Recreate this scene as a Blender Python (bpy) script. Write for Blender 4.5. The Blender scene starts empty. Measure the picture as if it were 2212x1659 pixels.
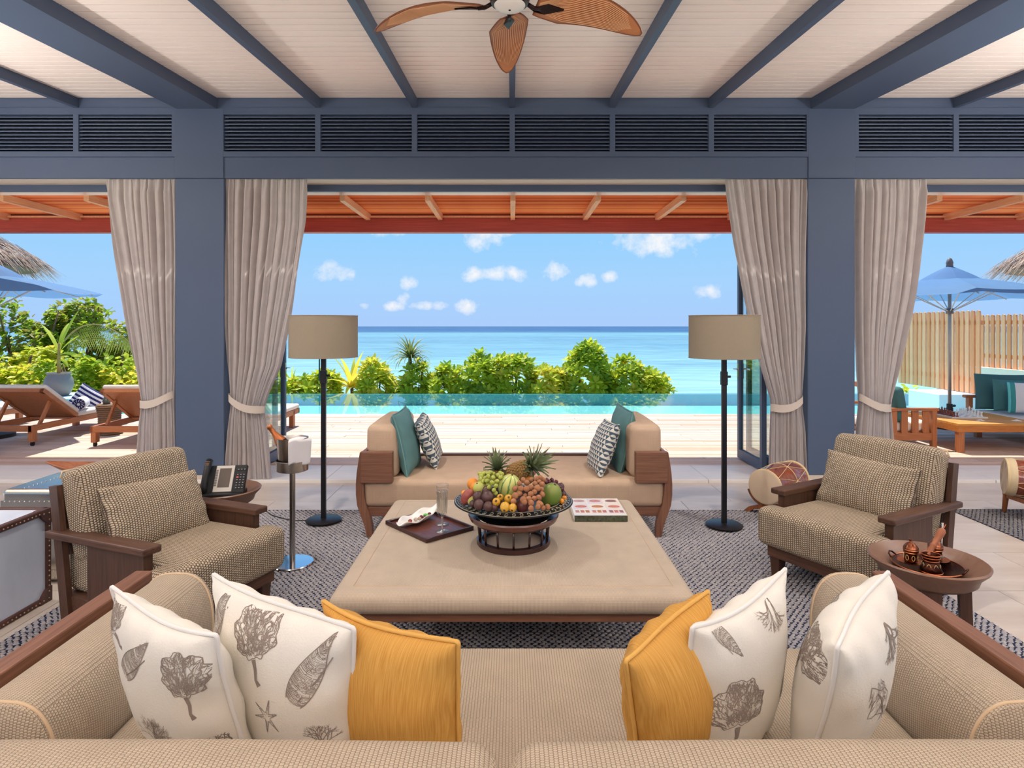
import bpy, bmesh, math, random
import numpy as np
from mathutils import Vector, Matrix, Euler
random.seed(7)
S = bpy.context.scene
C = S.collection
PI = math.pi
# ------------------------------------------------------------------ camera
F, CX, CY, H = 1330.0, 1106.0, 705.0, 1.55          # focal length in pixels, vanishing point, eye height
cam = bpy.data.cameras.new('camera'); camo = bpy.data.objects.new('camera', cam); C.objects.link(camo)
cam.sensor_fit = 'HORIZONTAL'; cam.sensor_width = 36.0; cam.lens = 36.0 * F / 2212.0
cam.shift_y = -(829.5 - CY) / 2212.0
cam.clip_start = 0.05; cam.clip_end = 60000
camo.location = (0, 0, H); camo.rotation_euler = (PI / 2, 0, 0)
S.camera = camo
S.view_settings.view_transform = 'Standard'; S.view_settings.look = 'None'
S.view_settings.gamma = 1.0; S.view_settings.use_curve_mapping = False
S.view_settings.exposure = 0.0
S.cycles.max_bounces = 10; S.cycles.diffuse_bounces = 5; S.cycles.transparent_max_bounces = 16
S.cycles.sample_clamp_indirect = 6.0

def P(x, y, d):                     # photo pixel at a given distance
    return Vector(((x - CX) / F * d, d, H - (y - CY) / F * d))
def G(x, y, z=0.0):                 # photo pixel on a horizontal surface at height z
    return P(x, y, F * (H - z) / (y - CY))
def lin(c):
    return tuple(((v / 255) / 12.92 if v / 255 <= .04045 else ((v / 255 + .055) / 1.055) ** 2.4) for v in c) + (1.0,)

# ------------------------------------------------------------------ node helpers
class NT:
    def __init__(s, nt):
        s.nt = nt; nt.nodes.clear()
    def n(s, t, **k):
        nd = s.nt.nodes.new(t)
        for a, b in k.items():
            if a.startswith('i_'):
                nd.inputs[a[2:].replace('_', ' ')].default_value = b
            else:
                setattr(nd, a, b)
        return nd
    def l(s, a, b): s.nt.links.new(a, b)
    def math(s, op, a, b=None, c=None, clamp=False):
        nd = s.n('ShaderNodeMath', operation=op, use_clamp=clamp)
        for i, v in enumerate((a, b, c)):
            if v is None: continue
            if isinstance(v, (int, float)): nd.inputs[i].default_value = v
            else: s.l(v, nd.inputs[i])
        return nd.outputs[0]
    def mix(s, f, a, b):
        nd = s.n('ShaderNodeMix', data_type='RGBA')
        for i, v in ((0, f), (6, a), (7, b)):
            if isinstance(v, (int, float, tuple)): nd.inputs[i].default_value = v
            else: s.l(v, nd.inputs[i])
        return nd.outputs[2]
    def ramp(s, f, stops, interp='LINEAR'):
        nd = s.n('ShaderNodeValToRGB'); cr = nd.color_ramp; cr.interpolation = interp
        while len(cr.elements) < len(stops): cr.elements.new(.5)
        for e, (p, c) in zip(cr.elements, stops):
            e.position = p; e.color = c
        s.l(f, nd.inputs[0]); return nd.outputs[0]

# ------------------------------------------------------------------ world
w = bpy.data.worlds.new('sky'); S.world = w; w.use_nodes = True
def build_world():
    t = NT(w.node_tree)
    tc = t.n('ShaderNodeTexCoord'); sp = t.n('ShaderNodeSeparateXYZ'); t.l(tc.outputs['Generated'], sp.inputs[0])
    X, Y, Z = sp.outputs
    el = t.math('ARCSINE', Z); az = t.math('ARCTAN2', X, Y)
    g = t.math('DIVIDE', el, PI / 2)
    sky = t.ramp(g, [(0.0, lin((172, 206, 252))), (0.045, lin((166, 212, 254))), (0.11, lin((146, 209, 255))),
                     (0.35, lin((112, 172, 240))), (1.0, lin((80, 140, 222)))])
    ns = t.n('ShaderNodeTexNoise', i_Scale=38.0, i_Detail=6.0, i_Roughness=.62); t.l(tc.outputs['Generated'], ns.inputs['Vector'])
    nz = t.math('MULTIPLY', t.math('SUBTRACT', ns.outputs[0], .5), 3.6)
    clouds = [(832, 500, 34, 12), (1040, 507, 44, 26), (1085, 503, 22, 9), (1425, 512, 80, 30), (1500, 505, 40, 16), (720, 585, 36, 16), (1022, 594, 26, 15), (1068, 590, 38, 14),
              (1112, 590, 28, 14), (1206, 585, 32, 16), (1266, 607, 20, 12), (1322, 597, 17, 10), (884, 615, 17, 14), (876, 648, 13, 16),
              (900, 660, 32, 8), (858, 662, 26, 8), (952, 661, 16, 8), (1006, 665, 22, 14), (790, 660, 14, 6), (1533, 630, 26, 13)]
    acc = None
    for (px, py, rw, rh) in clouds:
        a = math.atan2(px - CX, F); e = math.asin((CY - py) / math.sqrt(F * F + (px - CX) ** 2 + (CY - py) ** 2))
        u = t.math('DIVIDE', t.math('SUBTRACT', az, a), rw / F * 1.35); v = t.math('DIVIDE', t.math('SUBTRACT', el, e), rh / F * 1.4)
        q = t.math('SUBTRACT', 1.0 if rw > 60 else .8, t.math('ADD', t.math('MULTIPLY', u, u), t.math('MULTIPLY', v, v)))
        acc = q if acc is None else t.math('MAXIMUM', acc, q)
    m1 = t.math('MULTIPLY', t.math('ADD', acc, nz), .75, clamp=True)
    # scattered cumulus of the same kind all round the rest of the sky
    n2 = t.n('ShaderNodeTexNoise', i_Scale=7.0, i_Detail=5.0, i_Roughness=.6)
    mp = t.n('ShaderNodeMapping'); mp.inputs['Scale'].default_value = (1, 1, 3.0); t.l(tc.outputs['Generated'], mp.inputs['Vector']); t.l(mp.outputs[0], n2.inputs['Vector'])
    m2 = t.math('MULTIPLY', t.math('SUBTRACT', n2.outputs[0], .60), 9.0, clamp=True)
    off = t.math('MULTIPLY', t.math('SUBTRACT', t.math('ABSOLUTE', az), .8), 6.0, clamp=True)
    m = t.math('MAXIMUM', m1, t.math('MULTIPLY', m2, off))
    m = t.math('MULTIPLY', m, .92)
    col = t.mix(m, sky, lin((250, 250, 252)))
    low = t.math('MULTIPLY', t.math('MULTIPLY', Z, -1.0), 200.0, clamp=True)
    col = t.mix(low, col, lin((75, 130, 185)))
    bg = t.n('ShaderNodeBackground'); t.l(col, bg.inputs[0]); bg.inputs[1].default_value = 1.0
    o = t.n('ShaderNodeOutputWorld'); t.l(bg.outputs[0], o.inputs[0])
build_world()
# ------------------------------------------------------------------ sun
sd = bpy.data.lights.new('sun', 'SUN'); sd.energy = 6.5; sd.angle = math.radians(.6); sd.color = (1.0, .95, .86)
so = bpy.data.objects.new('sun', sd); C.objects.link(so); so.location = (6, 16, 20)
so.rotation_euler = Vector((.13, -.40, -.905)).to_track_quat('-Z', 'Y').to_euler()
LAMP_W = 13.0          # each recessed ceiling downlight
FILL_W = 180.0           # each torchiere added out of view as indoor fill

# ------------------------------------------------------------------ materials
MATS = {}
def M(name, col, rough=.6, metal=0.0, spec=.4, var=None, bump=None, stretch=(1, 1, 1), coord='Object', col2=None, trans=0.0, coat=0.0):
    """plain procedural material; var=(scale, amount) colour noise, bump=(scale, strength)"""
    if name in MATS: return MATS[name]
    m = bpy.data.materials.new(name); m.use_nodes = True; t = NT(m.node_tree)
    b = t.n('ShaderNodeBsdfPrincipled'); b.inputs['Roughness'].default_value = rough; b.inputs['Metallic'].default_value = metal
    b.inputs['Specular IOR Level'].default_value = spec; b.inputs['Coat Weight'].default_value = coat
    c = lin(col); b.inputs['Base Color'].default_value = c
    if var or bump:
        tc = t.n('ShaderNodeTexCoord'); mp = t.n('ShaderNodeMapping'); mp.inputs['Scale'].default_value = stretch
        t.l(tc.outputs[coord], mp.inputs['Vector'])
    if var:
        ns = t.n('ShaderNodeTexNoise', i_Scale=var[0], i_Detail=4.0, i_Roughness=.6); t.l(mp.outputs[0], ns.inputs['Vector'])
        c2 = lin(col2) if col2 else tuple(v * (1 - var[1]) for v in c[:3]) + (1,)
        f = t.math('MULTIPLY_ADD', ns.outputs[0], 2.2, -.6, clamp=True)
        t.l(t.mix(f, c2, c), b.inputs['Base Color'])
    if bump:
        nb = t.n('ShaderNodeTexNoise', i_Scale=bump[0], i_Detail=3.0); t.l(mp.outputs[0], nb.inputs['Vector'])
        bp = t.n('ShaderNodeBump', i_Strength=bump[1], i_Distance=.01); t.l(nb.outputs[0], bp.inputs['Height']); t.l(bp.outputs[0], b.inputs['Normal'])
    o = t.n('ShaderNodeOutputMaterial')
    if trans:
        tr = t.n('ShaderNodeBsdfTranslucent'); tr.inputs[0].default_value = c
        mx = t.n('ShaderNodeMixShader'); mx.inputs[0].default_value = trans
        t.l(b.outputs[0], mx.inputs[1]); t.l(tr.outputs[0], mx.inputs[2]); t.l(mx.outputs[0], o.inputs[0])
    else:
        t.l(b.outputs[0], o.inputs[0])
    MATS[name] = m; return m

def WEAVE(name, colA, colB, pu, pv, rough=.85, bump=.6, sharp=1.0, hole=.5, trans=0.0, stag=True, dist=.004):
    """woven cloth on metre-scale UVs; pu,pv thread pitch in metres; colB shows in the gaps"""
    if name in MATS: return MATS[name]
    m = bpy.data.materials.new(name); m.use_nodes = True; t = NT(m.node_tree)
    tc = t.n('ShaderNodeTexCoord'); sp = t.n('ShaderNodeSeparateXYZ'); t.l(tc.outputs['UV'], sp.inputs[0])
    u = t.math('DIVIDE', sp.outputs[0], pu); v = t.math('DIVIDE', sp.outputs[1], pv)
    if stag:
        row = t.math('FLOOR', u); u2 = u; v = t.math('MULTIPLY_ADD', t.math('MODULO', t.math('ABSOLUTE', row), 2.0), .5, v)
    su = t.math('ABSOLUTE', t.math('SINE', t.math('MULTIPLY', u, PI))); sv = t.math('ABSOLUTE', t.math('SINE', t.math('MULTIPLY', v, PI)))
    h = t.math('MULTIPLY', t.math('POWER', su, sharp), t.math('POWER', sv, sharp))
    f = t.math('DIVIDE', h, hole, clamp=True)
    ns = t.n('ShaderNodeTexNoise', i_Scale=9.0, i_Detail=3.0); t.l(tc.outputs['UV'], ns.inputs['Vector'])
    c1 = lin(colA); ca = t.mix(ns.outputs[0], tuple(x * .82 for x in c1[:3]) + (1,), tuple(min(1, x * 1.12) for x in c1[:3]) + (1,))
    col = t.mix(f, lin(colB), ca)
    b = t.n('ShaderNodeBsdfPrincipled'); b.inputs['Roughness'].default_value = rough; b.inputs['Specular IOR Level'].default_value = .15
    t.l(col, b.inputs['Base Color'])
    bp = t.n('ShaderNodeBump', i_Strength=bump, i_Distance=dist); t.l(h, bp.inputs['Height']); t.l(bp.outputs[0], b.inputs['Normal'])
    o = t.n('ShaderNodeOutputMaterial')
    if trans:
        tr = t.n('ShaderNodeBsdfTranslucent'); t.l(col, tr.inputs[0])
        mx = t.n('ShaderNodeMixShader'); mx.inputs[0].default_value = trans
        t.l(b.outputs[0], mx.inputs[1]); t.l(tr.outputs[0], mx.inputs[2]); t.l(mx.outputs[0], o.inputs[0])
    else:
        t.l(b.outputs[0], o.inputs[0])
    MATS[name] = m; return m

def STRIPES(name, axis, stops, period, rough=.8):
    """stripes across one UV axis: stops = list of (position 0..1, colour)"""
    m = bpy.data.materials.new(name); m.use_nodes = True; t = NT(m.node_tree)
    tc = t.n('ShaderNodeTexCoord'); sp = t.n('ShaderNodeSeparateXYZ'); t.l(tc.outputs['UV'], sp.inputs[0])
    f = t.math('FRACT', t.math('ADD', t.math('DIVIDE', sp.outputs[axis], period), 20.0))
    c = t.ramp(f, [(p, lin(k)) for p, k in stops], 'CONSTANT')
    b = t.n('ShaderNodeBsdfPrincipled'); b.inputs['Roughness'].default_value = rough; b.inputs['Specular IOR Level'].default_value = .15
    t.l(c, b.inputs['Base Color']); o = t.n('ShaderNodeOutputMaterial'); t.l(b.outputs[0], o.inputs[0]); return m

def GLASS(name, tint=(235, 245, 245), refl=.7, rough=0.0, base=.04):
    m = bpy.data.materials.new(name); m.use_nodes = True; t = NT(m.node_tree)
    lw = t.n('ShaderNodeLayerWeight'); lw.inputs[0].default_value = .5
    f = t.math('MULTIPLY_ADD', t.math('POWER', lw.outputs['Facing'], 4.0), refl, base, clamp=True)
    a = t.n('ShaderNodeBsdfTransparent'); a.inputs[0].default_value = lin(tint)
    g = t.n('ShaderNodeBsdfGlossy'); g.inputs['Roughness'].default_value = rough
    mx = t.n('ShaderNodeMixShader'); t.l(f, mx.inputs[0]); t.l(a.outputs[0], mx.inputs[1]); t.l(g.outputs[0], mx.inputs[2])
    o = t.n('ShaderNodeOutputMaterial'); t.l(mx.outputs[0], o.inputs[0]); return m

# ------------------------------------------------------------------ mesh builder
class MB:
    def __init__(s): s.v = []; s.f = []; s.uv = None
    def add(s, vs, fs):
        o = len(s.v); s.v += [tuple(p) for p in vs]; s.f += [tuple(i + o for i in f) for f in fs]; return s
    def box(s, x0, x1, y0, y1, z0, z1, bev=0.0, seg=2, M4=None):
        if bev > 0:
            bm = bmesh.new(); bmesh.ops.create_cube(bm, size=1.0)
            bmesh.ops.scale(bm, vec=(abs(x1 - x0), abs(y1 - y0), abs(z1 - z0)), verts=bm.verts)
            bmesh.ops.bevel(bm, geom=bm.edges[:], offset=bev, segments=seg, affect='EDGES', profile=.5)
            bmesh.ops.translate(bm, vec=((x0 + x1) / 2, (y0 + y1) / 2, (z0 + z1) / 2), verts=bm.verts)
            bm.verts.index_update()
            vs = [v.co.copy() for v in bm.verts]; fs = [[v.index for v in f.verts] for f in bm.faces]; bm.free()
        else:
            vs = [Vector(p) for p in ((x0, y0, z0), (x1, y0, z0), (x1, y1, z0), (x0, y1, z0), (x0, y0, z1), (x1, y0, z1), (x1, y1, z1), (x0, y1, z1))]
            fs = [(0, 3, 2, 1), (4, 5, 6, 7), (0, 1, 5, 4), (1, 2, 6, 5), (2, 3, 7, 6), (3, 0, 4, 7)]
        if M4 is not None: vs = [M4 @ v for v in vs]
        return s.add(vs, fs)
    def bar(s, p0, p1, w, h, bev=0.0, up=(0, 0, 1), w1=None, h1=None):
        """rectangular bar from p0 to p1, w across, h along 'up'"""
        p0 = Vector(p0); p1 = Vector(p1); d = (p1 - p0).normalized(); up = Vector(up)
        if abs(d.dot(up)) > .99: up = Vector((0, 1, 0))
        x = d.cross(up).normalized(); u = x.cross(d).normalized()
        w1 = w if w1 is None else w1; h1 = h if h1 is None else h1
        vs = []
        for p, a, b in ((p0, w, h), (p1, w1, h1)):
            for sx, su in ((-1, -1), (1, -1), (1, 1), (-1, 1)): vs.append(p + x * sx * a / 2 + u * su * b / 2)
        fs = [(3, 2, 1, 0), (4, 5, 6, 7), (0, 1, 5, 4), (1, 2, 6, 5), (2, 3, 7, 6), (3, 0, 4, 7)]
        if bev > 0:
            bm = bmesh.new(); bv = [bm.verts.new(v) for v in vs]
            for f in fs: bm.faces.new([bv[i] for i in f])
            bmesh.ops.bevel(bm, geom=bm.edges[:], offset=bev, segments=1, affect='EDGES')
            bm.verts.index_update(); vs = [v.co.copy() for v in bm.verts]; fs = [[v.index for v in f.verts] for f in bm.faces]; bm.free()
        return s.add(vs, fs)
    def tube(s, pts, r, n=8, closed=False, caps=True):
        pts = [Vector(p) for p in pts]; k = len(pts); rs = r if isinstance(r, (list, tuple)) else [r] * k
        vs = []; prev = None
        for i, p in enumerate(pts):
            a = pts[(i - 1) % k] if (i > 0 or closed) else p; b = pts[(i + 1) % k] if (i < k - 1 or closed) else p
            d = (b - a).normalized()
            if prev is None: x = d.orthogonal().normalized()
            else:
                x = prev - d * prev.dot(d)
                x = x.normalized() if x.length > 1e-6 else d.orthogonal().normalized()
            prev = x; y = d.cross(x)
            for j in range(n):
                q = 2 * PI * j / n; vs.append(p + (x * math.cos(q) + y * math.sin(q)) * rs[i])
        fs = []
        for i in range(k if closed else k - 1):
            for j in range(n):
                a = i * n + j; b = i * n + (j + 1) % n; c = ((i + 1) % k) * n; fs.append((a, b, c + (j + 1) % n, c + j))
        if caps and not closed:
            fs.append(tuple(reversed(range(n)))); fs.append(tuple(range((k - 1) * n, k * n)))
        return s.add(vs, fs)
    def lathe(s, prof, n=32, c=(0, 0, 0), M4=None):
        """prof = [(r, z), ...] from bottom to top, ends closed when r > 0"""
        vs = []; fs = []; ring = []
        c = Vector(c)
        for r, z in prof:
            if r < 1e-5:
                ring.append((len(vs), 1)); vs.append(c + Vector((0, 0, z)))
            else:
                ring.append((len(vs), n))
                for j in range(n):
                    q = 2 * PI * j / n; vs.append(c + Vector((r * math.cos(q), r * math.sin(q), z)))
        for (a, na), (b, nb) in zip(ring, ring[1:]):
            for j in range(n):
                j2 = (j + 1) % n
                if na == 1 and nb == 1: continue
                if na == 1: fs.append((a, b + j2, b + j))
                elif nb == 1: fs.append((a + j, a + j2, b))
                else: fs.append((a + j, a + j2, b + j2, b + j))
        loop = abs(prof[0][0] - prof[-1][0]) < 1e-6 and abs(prof[0][1] - prof[-1][1]) < 1e-6
        if ring[0][1] == n and not loop: fs.append(tuple(reversed(range(ring[0][0], ring[0][0] + n))))
        if ring[-1][1] == n and not loop: fs.append(tuple(range(ring[-1][0], ring[-1][0] + n)))
        if M4 is not None: vs = [M4 @ v for v in vs]
        return s.add(vs, fs)
    def ball(s, c, r, nu=14, nv=9, M4=None):
        rx, ry, rz = (r, r, r) if isinstance(r, (int, float)) else r
        vs = []; fs = []; c = Vector(c)
        vs.append(Vector((0, 0, -rz)))
        for i in range(1, nv):
            a = -PI / 2 + PI * i / nv
            for j in range(nu):
                q = 2 * PI * j / nu; vs.append(Vector((rx * math.cos(a) * math.cos(q), ry * math.cos(a) * math.sin(q), rz * math.sin(a))))
        vs.append(Vector((0, 0, rz))); L = len(vs) - 1
        for j in range(nu):
            j2 = (j + 1) % nu; fs.append((0, 1 + j2, 1 + j)); fs.append((L, L - nu + j, L - nu + j2))
            for i in range(nv - 2):
                a = 1 + i * nu; fs.append((a + j, a + j2, a + nu + j2, a + nu + j))
        if M4 is not None: vs = [M4 @ v for v in vs]
        return s.add([v + c for v in vs], fs)
    def grid(s, fn, nu, nv, cu=False, cv=False):
        vs = [fn(i / (nu if cu else nu - 1), j / (nv if cv else nv - 1)) for i in range(nu) for j in range(nv)]
        fs = []
        for i in range(nu if cu else nu - 1):
            for j in range(nv if cv else nv - 1):
                i2 = (i + 1) % nu; j2 = (j + 1) % nv
                fs.append((i * nv + j, i2 * nv + j, i2 * nv + j2, i * nv + j2))
        return s.add(vs, fs)
    def prism(s, poly, a, b, axis='x'):
        """extrude a 2-D outline between a and b; axis x: outline is (y,z); y: (x,z); z: (x,y)"""
        n = len(poly)
        def mk(p, t): return {'x': (t, p[0], p[1]), 'y': (p[0], t, p[1]), 'z': (p[0], p[1], t)}[axis]
        vs = [mk(p, a) for p in poly] + [mk(p, b) for p in poly]
        fs = [(i, (i + 1) % n, n + (i + 1) % n, n + i) for i in range(n)] + [tuple(reversed(range(n))), tuple(range(n, 2 * n))]
        return s.add(vs, fs)
    def rbox(s, x0, x1, y0, y1, z0, z1, r=.04, bulge=(0, 0, 0), nr=4, nf=6, M4=None):
        """rounded, slightly puffed cushion block"""
        c = Vector(((x0 + x1) / 2, (y0 + y1) / 2, (z0 + z1) / 2)); h = Vector(((x1 - x0) / 2, (y1 - y0) / 2, (z1 - z0) / 2))
        r = min(r, h.x * .98, h.y * .98, h.z * .98)
        def ticks(L):
            i = L - r; e = [i + r * math.tan(PI / 4 * k / nr) for k in range(1, nr + 1)]
            m = [-i + 2 * i * k / nf for k in range(nf + 1)]
            return [-q for q in reversed(e)] + m + e
        T = [ticks(h[0]), ticks(h[1]), ticks(h[2])]; idx = {}; vs = []; fs = []
        def vid(i, j, k):
            key = (i, j, k)
            if key in idx: return idx[key]
            q = Vector((T[0][i], T[1][j], T[2][k])); inn = Vector([max(-(h[a] - r), min(h[a] - r, q[a])) for a in range(3)])
            d = q - inn; p = inn + d.normalized() * r if d.length > 1e-9 else q
            u = [p[a] / h[a] for a in range(3)]; o = p.copy()
            for a in range(3):
                b_, c_ = (a + 1) % 3, (a + 2) % 3
                o[a] += bulge[a] * u[a] * max(0, 1 - u[b_] ** 2) * max(0, 1 - u[c_] ** 2)
            idx[key] = len(vs); vs.append(o + c); return idx[key]
        N = len(T[0]) - 1
        for i in range(N):
            for j in range(N):
                fs.append((vid(i, j, 0), vid(i, j + 1, 0), vid(i + 1, j + 1, 0), vid(i + 1, j, 0)))
                fs.append((vid(i, j, N), vid(i + 1, j, N), vid(i + 1, j + 1, N), vid(i, j + 1, N)))
                fs.append((vid(i, 0, j), vid(i + 1, 0, j), vid(i + 1, 0, j + 1), vid(i, 0, j + 1)))
                fs.append((vid(i, N, j), vid(i, N, j + 1), vid(i + 1, N, j + 1), vid(i + 1, N, j)))
                fs.append((vid(0, i, j), vid(0, i, j + 1), vid(0, i + 1, j + 1), vid(0, i + 1, j)))
                fs.append((vid(N, i, j), vid(N, i + 1, j), vid(N, i + 1, j + 1), vid(N, i, j + 1)))
        if M4 is not None: vs = [M4 @ v for v in vs]
        return s.add(vs, fs)
    def mesh(s, name, smooth=False, angle=None):
        me = bpy.data.meshes.new(name); me.from_pydata(s.v, [], s.f); me.update()
        n = len(me.loops)
        if n:
            co = np.empty(len(me.vertices) * 3); me.vertices.foreach_get('co', co); co = co.reshape(-1, 3)
            li = np.empty(n, dtype=np.int32); me.loops.foreach_get('vertex_index', li)
            if s.uv is not None:
                uv = np.array(s.uv)[li]
            else:
                tot = np.empty(len(me.polygons), dtype=np.int32); me.polygons.foreach_get('loop_total', tot)
                nr = np.empty(len(me.polygons) * 3); me.polygons.foreach_get('normal', nr); nr = np.abs(nr.reshape(-1, 3))
                ax = np.repeat(np.argmax(nr + np.array([0, 1e-4, 2e-4]), axis=1), tot); p = co[li]
                uv = np.where((ax == 2)[:, None], p[:, [0, 1]], np.where((ax == 1)[:, None], p[:, [0, 2]], p[:, [1, 2]]))
            me.uv_layers.new(name='UVMap').data.foreach_set('uv', uv.astype(np.float32).ravel())
        if smooth:
            me.polygons.foreach_set('use_smooth', [True] * len(me.polygons))
            if angle is not None:
                me.set_sharp_from_angle(angle=math.radians(angle))
        return me

def ob(name, mb, mat, parent=None, loc=(0, 0, 0), rot=(0, 0, 0), smooth=False, angle=None, label=None, kind=None):
    me = mb if isinstance(mb, bpy.types.Mesh) else mb.mesh(name, smooth or angle is not None, angle)
    if mat is not None and not me.materials: me.materials.append(mat)
    o = bpy.data.objects.new(name, me); C.objects.link(o); o.location = loc; o.rotation_euler = rot
    if parent is not None: o.parent = parent
    if label: o['label'] = label
    if kind: o['kind'] = kind
    return o
def tag(o, label, cat, group=None):
    o['label'] = label; o['category'] = cat
    if group: o['group'] = group
    return o
def thing(name, label, cat, loc=(0, 0, 0), rot=0.0, group=None):
    o = bpy.data.objects.new(name, None); C.objects.link(o); o.empty_display_size = .1
    o.location = loc; o.rotation_euler = rot if isinstance(rot, (tuple, Euler)) else (0, 0, rot)
    return tag(o, label, cat, group)
def solo(name, label, cat, mb, mat, loc=(0, 0, 0), rot=(0, 0, 0), group=None, smooth=False, angle=None):
    return tag(ob(name, mb, mat, None, loc, rot, smooth, angle), label, cat, group)
def sroot(name):
    o = bpy.data.objects.new(name, None); C.objects.link(o); o['kind'] = 'structure'; return o
def copytree(o, loc=None, rot=None, parent=None, label=None, group=None):
    c = o.copy(); C.objects.link(c)
    if parent is not None: c.parent = parent
    if loc is not None: c.location = loc
    if rot is not None: c.rotation_euler = rot if isinstance(rot, (tuple, Euler)) else (0, 0, rot)
    if label: c['label'] = label
    if group: c['group'] = group
    for ch in [x for x in o.children]: copytree(ch, parent=c)
    return c
def frame(ex, ey, ez, c):
    m = Matrix((ex, ey, ez)).transposed().to_4x4(); m.translation = c; return m
# ------------------------------------------------------------------ shared materials
BLUE = M('blue_paint', (76, 90, 114), .5, spec=.3, bump=(60, .02))
BLUED = M('vent_backing', (18, 22, 36), .8)
CEILM = M('ceiling_paint', (242, 230, 222), .7, var=(3, .05), stretch=(.3, 6, 1))
STONE = M('floor_stone', (212, 200, 188), .32, spec=.45, var=(2.4, .16), col2=(190, 174, 158), stretch=(.6, 2.2, 1), bump=(40, .02))
GROUT = M('floor_grout', (170, 152, 134), .8)
SILL = M('sill_stone', (232, 226, 218), .45, var=(3, .12), stretch=(.7, 2, 1))
LINEN = WEAVE('curtain_linen', (218, 208, 203), (190, 178, 171), .0035, .006, bump=.25, hole=.3, trans=.4)
WD = lambda n, c, c2, st, ro=.45: M(n, c, ro, spec=.35, var=(7, .3), col2=c2, stretch=st, bump=(9, .08))
DKX = WD('dark_wood_x', (98, 67, 51), (62, 41, 31), (.6, 9, 9)); DKY = WD('dark_wood_y', (98, 67, 51), (62, 41, 31), (9, .6, 9)); DKZ = WD('dark_wood_z', (90, 61, 46), (58, 38, 29), (9, 9, .6))
OKX = WD('oak_brown_x', (140, 98, 76), (104, 68, 52), (.5, 16, 16)); OKY = WD('oak_brown_y', (140, 98, 76), (104, 68, 52), (16, .5, 16)); OKZ = WD('oak_brown_z', (140, 98, 76), (104, 68, 52), (16, 16, .5))
TKX = WD('teak_x', (190, 122, 78), (160, 96, 58), (.6, 12, 12)); TKY = WD('teak_y', (190, 122, 78), (160, 96, 58), (12, .6, 12)); TKZ = WD('teak_z', (190, 122, 78), (160, 96, 58), (12, 12, .6))
REDX = WD('pergola_red_x', (186, 82, 66), (150, 58, 48), (.3, 10, 10)); PALEY = WD('pergola_rafter_y', (232, 178, 132), (210, 150, 108), (8, .5, 8))
SLATX = WD('pergola_slat_x', (214, 128, 74), (186, 98, 56), (.3, 8, 8))
BLACK = M('black_metal', (34, 32, 36), .4, .3, bump=None); BLKPL = M('black_plastic', (22, 22, 24), .45)
STEEL = M('brushed_steel', (190, 184, 176), .28, 1.0, var=(30, .15), stretch=(1, 1, 6)); CHROME = M('chrome', (225, 228, 232), .12, 1.0)
COPPER = M('copper', (196, 118, 78), .28, 1.0); WHITE = M('white_ceramic', (240, 238, 234), .3)
GLASSM = GLASS('clear_glass', (238, 246, 244), 1.0)

# ------------------------------------------------------------------ floor
ZF = 0.0; WALLY = 6.1
fl = sroot('floor')
ob('floor_base', MB().box(-6.6, 6.6, -4.6, 6.1, -.14, -.004), GROUT, fl)
tw, td = .9, .62
tm = MB().box(0, tw - .004, 0, td - .004, -.02, 0).mesh('tile'); tm.materials.append(STONE)
for i in range(15):
    for j in range(17):
        y = -4.45 + j * td
        if y + td > 6.1: continue
        o = ob('tile', tm, None, fl, (-6.6 + i * tw - (.45 if j % 2 else 0) + .45, y, random.uniform(-.0006, .0004)))
ob('threshold', MB().box(-6.6, 6.6, 6.03, 6.1, -.02, -.0005), STONE, fl)
sl = sroot('floor_sill')
for i in range(14):
    ob('sill_stone', MB().box(-6.6 + i * .95, -6.6 + i * .95 + .946, 6.1, 6.74, -.1, .03, .004, 1), SILL, sl)

# ------------------------------------------------------------------ ceiling
ce = sroot('ceiling')
TS = .0865; ZC0 = H + (CY - 212) * WALLY / F
zc = lambda y: ZC0 - TS * (WALLY - y)
ANG = math.atan(TS)
pw = .106
pm = MB().box(-6.6, 6.6, 0, pw - .013, 0, .02).mesh('plank'); pm.materials.append(CEILM)
y = WALLY - pw
while y > -4.6:
    ob('plank', pm, None, ce, (0, y, zc(y)), (ANG, 0, 0)); y -= pw * math.cos(ANG)
ob('ceiling_backing', MB().add([(-6.6, -4.7, zc(-4.7) + .022), (6.6, -4.7, zc(-4.7) + .022), (6.6, 6.25, zc(6.25) + .022), (-6.6, 6.25, zc(6.25) + .022),
    (-6.6, -4.7, zc(-4.7) + .25), (6.6, -4.7, zc(-4.7) + .25), (6.6, 6.25, zc(6.25) + .25), (-6.6, 6.25, zc(6.25) + .25)],
    [(0, 3, 2, 1), (4, 5, 6, 7), (0, 1, 5, 4), (1, 2, 6, 5), (2, 3, 7, 6), (3, 0, 4, 7)]), M('roof_dark', (92, 80, 74), .8), ce)
def rafter(name, x0, x1, dep):
    vs = []
    for y in (-4.6, WALLY):
        for (x, z) in ((x0, -dep), (x1, -dep), (x1, .004), (x0, .004)): vs.append((x, y, zc(y) + z))
    ob(name, MB().add(vs, [(3, 2, 1, 0), (4, 5, 6, 7), (0, 1, 5, 4), (1, 2, 6, 5), (2, 3, 7, 6), (3, 0, 4, 7)]), BLUE, ce)
wx = lambda px: (px - CX) / F * WALLY
wz = lambda py: H + (CY - py) / F * WALLY
for px in (165, 687, 895.5, 1106.5, 1323, 1536, 2064.5, -40, 2260): rafter('rafter', wx(px) - .026, wx(px) + .026, .095)
rafter('beam', wx(383), wx(470), .108); rafter('beam', wx(1751), wx(1845), .108)

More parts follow.
